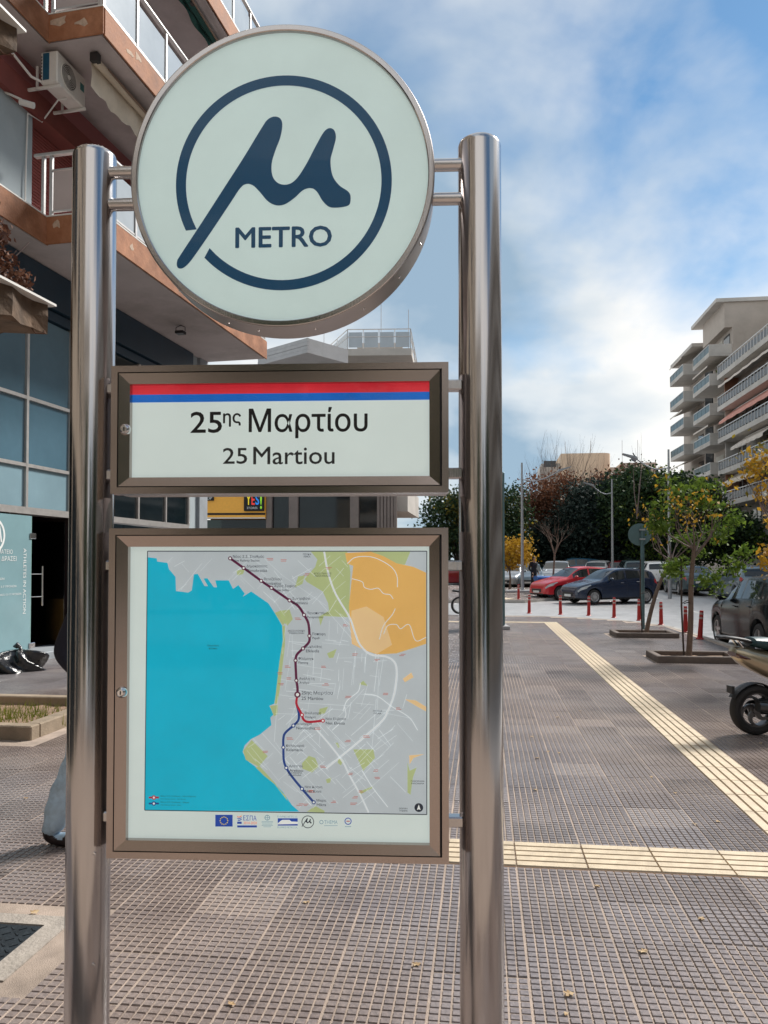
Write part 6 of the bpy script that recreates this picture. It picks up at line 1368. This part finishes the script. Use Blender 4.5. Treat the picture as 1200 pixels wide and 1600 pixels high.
# people
import bmesh
skin_m = mat('skin', (0.42, 0.25, 0.18), rough=0.55, var=0.06); jeans = mat('light_denim', (0.46, 0.60, 0.72), rough=0.85, var=0.25, scale=14, bump=0.9, bscale=13); dark_c = mat('dark_jacket', (0.012, 0.012, 0.022), rough=0.85, var=0.2, scale=8, bump=0.2, bscale=15); shoe_m = mat('dark_shoe', (0.02, 0.010, 0.010), rough=0.6); hair_m = mat('dark_hair', (0.02, 0.014, 0.011), rough=0.7, var=0.3, scale=30); darkt = mat('dark_trousers', (0.014, 0.014, 0.02), rough=0.9, var=0.2)
def person(label, loc, rz, trousers, flare=1.0, stride=.12):
    t = thing('person', label, 'person', loc, rz)
    J = {}; E = []; Rr = []
    def v(n_, p, r_, par=None, m_=0): J[n_] = (len(Rr), m_); Rr.append((p, r_)); E.append((J[par][0], J[n_][0])) if par else None
    v('pelvis', (0, 0, .95), (.155, .12), None, 1); v('waist', (0, 0, 1.08), (.15, .115), 'pelvis', 2); v('chest', (0, -.01, 1.28), (.175, .125), 'waist', 2); v('upper', (0, 0, 1.42), (.14, .10), 'chest', 2); v('neck', (0, -.01, 1.51), (.058, .06), 'upper', 0); v('jaw', (0, -.035, 1.575), (.065, .075), 'neck', 0); v('head', (0, -.02, 1.66), (.078, .098), 'jaw', 0); v('crown', (0, -.01, 1.735), (.06, .075), 'head', 3)
    for s, sg in (('l', -1), ('r', 1)):
        st_ = stride*sg
        v('hip'+s, (sg*.095, 0, .88), (.10, .10), 'pelvis', 1); v('knee'+s, (sg*.105, -st_*.5-.02, .50), (.066*(1+.1*(flare-1)), .07), 'hip'+s, 1); v('shin'+s, (sg*.11, -st_*.85, .28), (.058*flare, .062*flare), 'knee'+s, 1); v('ankle'+s, (sg*.11, -st_, .115), (.055*flare*1.05, .06*flare*1.1), 'shin'+s, 1); v('heel'+s, (sg*.11, -st_+.035, .04), (.048, .046), 'ankle'+s, 4); v('toe'+s, (sg*.125, -st_-.17, .035), (.042, .034), 'heel'+s, 4)
        v('sho'+s, (sg*.185, 0, 1.41), (.075, .075), 'upper', 2); v('elb'+s, (sg*.235, .115, 1.14), (.055, .055), 'sho'+s, 2); v('wri'+s, (sg*.22, -.10, .93), (.042, .042), 'elb'+s, 2); v('hand'+s, (sg*.205, -.15, .87), (.036, .024), 'wri'+s, 0)
        for k in range(4): v('f%d%s' % (k, s), (sg*(.19+.004*k), -.185-.004*k, .815+.018*k-.002*(k-1)**2), (.009, .009), 'hand'+s, 0)
        v('th'+s, (sg*.175, -.165, .86), (.010, .010), 'hand'+s, 0)
    me = bpy.data.meshes.new('body'); bm = bmesh.new(); sl = bm.verts.layers.skin.verify(); vv = []
    for (p, r_) in Rr: q_ = bm.verts.new(p); q_[sl].radius = r_; vv.append(q_)
    vv[0][sl].use_root = True
    for a, b2 in E: bm.edges.new((vv[a], vv[b2]))
    bm.to_mesh(me); bm.free(); o = bpy.data.objects.new('body', me); col.objects.link(o); o.modifiers.new('skin', 'SKIN').use_smooth_shade = True; sb = o.modifiers.new('sub', 'SUBSURF'); sb.levels = 3; sb.render_levels = 3
    dg = bpy.context.evaluated_depsgraph_get(); m2 = bpy.data.meshes.new_from_object(o.evaluated_get(dg)); bpy.data.objects.remove(o)
    m2.materials.clear()
    for q_ in m2.vertices:                                # creased trouser cloth
        if .09 < q_.co.z < .80: q_.co += q_.normal*(.0035*math.sin(40*q_.co.z+4*math.sin(9*q_.co.x+3*q_.co.z)+7*q_.co.y))
    for m_ in (skin_m, trousers, dark_c, hair_m, shoe_m): m2.materials.append(m_)
    pos = np.array([p for p, r_ in Rr]); tg = [0]*len(Rr)
    for n_, (i, m_) in J.items(): tg[i] = m_
    for f in m2.polygons:
        c = np.array(f.center); i = int(((pos-c)**2).sum(1).argmin()); mi = tg[i]
        if mi == 1 and c[2] > .96: mi = 2
        if mi == 2 and c[2] < .90 and abs(c[0]) < .19: mi = 1
        f.material_index = mi; f.use_smooth = True
    ob = bpy.data.objects.new('body', m2); link(ob, t)
    mb = MB(); mb.lathe([(0, .125), (.05, .118), (.085, .085), (.102, .02), (.098, -.04), (.08, -.09)], 24, M=Matrix.Translation((0, .014, 1.66)) @ Matrix.Scale(.86, 4, (1, 0, 0))); k2 = MB()
    for f in mb.f:
        c = sum((Vector(mb.v[i]) for i in f), Vector())/len(f)
        if not (c.y < -.045 and c.z < 1.72): k2.add([mb.v[i] for i in f], [(0, 1, 2, 3)], 0, True)
    k2.build('hair', hair_m, t)
    for sg in (-1, 1):
        mb = MB(); mb.lathe([(0, .012), (.008, .008), (.011, 0)], 10, M=Matrix.Translation((sg*.03, -.108, 1.655)) @ Matrix.Rotation(R(90), 4, 'X')); mb.build('eye', mat('eye', (0.05, 0.04, 0.035), rough=0.2), ob)
        mb = MB(); mb.lathe([(0, .01), (.018, .006), (.024, -.006)], 12, M=Matrix.Translation((sg*.078, .0, 1.645)) @ Matrix.Rotation(R(90*sg), 4, 'Y')); mb.build('ear', skin_m, ob)
    mb = MB(); mb.add([(-.014, -.108, 1.615), (.014, -.108, 1.615), (0, -.140, 1.622), (0, -.112, 1.668)], [(0, 1, 2), (0, 2, 3), (2, 1, 3)]); mb.build('nose', skin_m, ob); mb = MB(); mb.bbox(-.024, .024, -.114, -.10, 1.582, 1.592, .003); mb.build('mouth', mat('lips', (0.30, 0.10, 0.09), rough=0.5), ob)
    return t
person('person in dark jacket and pale flared jeans walking behind the metro sign post', (-1.715, 4.72, 0), R(82), jeans, 1.25, .21)
person('person in dark clothes standing near the waste bins', (at(834, 41.5), 41.5, fy(41.5)), R(30), darkt, 1.0, .06)
# refuse sack by the shop door
bagm = mat('bin_bag', (0.008, 0.009, 0.012), rough=0.22, var=0.2, scale=7, bump=0.9, bscale=9, spec=0.7)
bag = thing('rubbish_bag', 'shiny black rubbish bag slumped outside the glass door', 'rubbish bag', (-5.78, 12.15, 0), R(20)); bag.scale = (.8, .8, .85); rb_ = random.Random(8)
mb = MB(); nu, nv = 40, 22; vs = []
ph = [(rb_.uniform(0, 6.28), rb_.randint(2, 7), rb_.uniform(.015, .05)) for k in range(9)]
for j in range(nv+1):
    tv = j/nv; z = .44*(1-(1-tv)**1.0)*(1-.12*tv); rr = .42*math.sqrt(max(0, 1-(tv*1.02-.18)**2/.72)) if tv < .97 else .05
    for k in range(nu):
        a = 2*math.pi*k/nu; d = sum(am*math.sin(fq*a+p0+3.1*tv*(1+fq*.3)) for p0, fq, am in ph); x = (rr+d*(1-.5*abs(tv-.5)))*math.cos(a)*1.12+.16*tv; y = (rr+d)*math.sin(a)*.85; vs.append((x-(.20*(1-tv)**2*math.cos(a) if math.cos(a) > .6 else 0)*-1, y, max(0.0, z+d*.35*math.sin(math.pi*tv))))
mb.add(vs, [(j*nu+k, j*nu+(k+1) % nu, (j+1)*nu+(k+1) % nu, (j+1)*nu+k) for j in range(nv) for k in range(nu)]+[tuple(range(nu))[::-1], tuple(range(nv*nu, (nv+1)*nu))], 0, True); mb.build('sack', bagm, bag, sharp=60)
mb = MB(); mb.tube([(.16, 0, .37), (.15, 0, .43), (.10, .02, .46), (.03, .05, .44)], [.05, .03, .06, .015], 10); mb.build('tied_neck', bagm, bag)
# dried plant on the crumbling ledge
dp = thing('dried_plant', 'brown dried flowering plant on the crumbling balcony ledge', 'plant', apt.matrix_world @ Vector((0, 0, 0)), -BA)
_, P = clumps((-5.32, 6.55, 4.78), (.27, .35, .42), 26, 40, .055, 77, .1); link(bpy.data.objects.new('foliage', leaf_mesh('foliage', P, .035, L_brown, 78)), dp); mb = MB(); rn = random.Random(6)
_, P = clumps((-5.12, 6.72, 4.40), (.20, .2, .12), 10, 30, .04, 79, .1); link(bpy.data.objects.new('foliage', leaf_mesh('foliage', P, .03, L_brown, 80)), dp)
for k in range(14): mb.tube([(-5.35+rn.uniform(-.1, .1), 6.5+rn.uniform(-.1, .1), 4.28), (-5.32+rn.uniform(-.3, .3), 6.55+rn.uniform(-.3, .3), 4.5+rn.uniform(.1, .6))], .006, 5)
mb.build('stems', twigm, dp); pbox('pot', terr, dp, -5.55, -5.15, 6.3, 6.75, 4.27, 4.42, c=.02)
# fallen leaves
lm = leafmat('fallen_leaf', (0.30, 0.17, 0.07), (0.55, 0.42, 0.26), .1); rn = random.Random(15)
shapes = []
for k in range(4):
    mb = MB(); n_ = 14; ring = [(.035*(1+.35*math.cos(5*2*math.pi*j/n_)*rn.uniform(.6, 1.1))*math.cos(2*math.pi*j/n_), .028*(1+.35*math.cos(5*2*math.pi*j/n_))*math.sin(2*math.pi*j/n_), rn.uniform(0, .012)) for j in range(n_)]
    mb.add([(0, 0, .004)]+ring, [(0, j+1, (j+1) % n_+1) for j in range(n_)], 0, True); shapes.append(mb.mesh('fallen_leaf', lm))
leafpx = [q for k, q in enumerate([(1015, 1212), (872, 1166), (1052, 1237), (1082, 1285), (965, 1230), (855, 1173), (872, 1175), (900, 1200), (838, 1183), (835, 1232), (898, 1197), (1117, 1281), (1185, 1160), (1165, 1172), (1050, 1322), (1090, 1430), (1122, 1430), (885, 1545), (880, 1575), (1140, 1455), (870, 1120), (905, 1110), (950, 1085), (830, 1150), (985, 1310), (1060, 1190), (365, 1560), (480, 1405), (540, 1440), (650, 1500), (60, 1420), (20, 1390), (45, 1245), (1000, 1480), (975, 1475), (930, 1380)]) if k % 3 != 1]
for k, (px, py) in enumerate(leafpx):
    Y = F_PX*CAM_H/(py-882); o = bpy.data.objects.new('fallen_leaf', shapes[k % 4]); col.objects.link(o); o.location = (at(px, Y), Y, .004); o.rotation_euler = (rn.uniform(-.15, .15), rn.uniform(-.15, .15), rn.uniform(0, 6)); o.scale = (rn.uniform(.3, .6),)*3
    tag(o, 'small dry leaf fallen on the paving', 'leaf', 'dry leaves scattered over the paving')
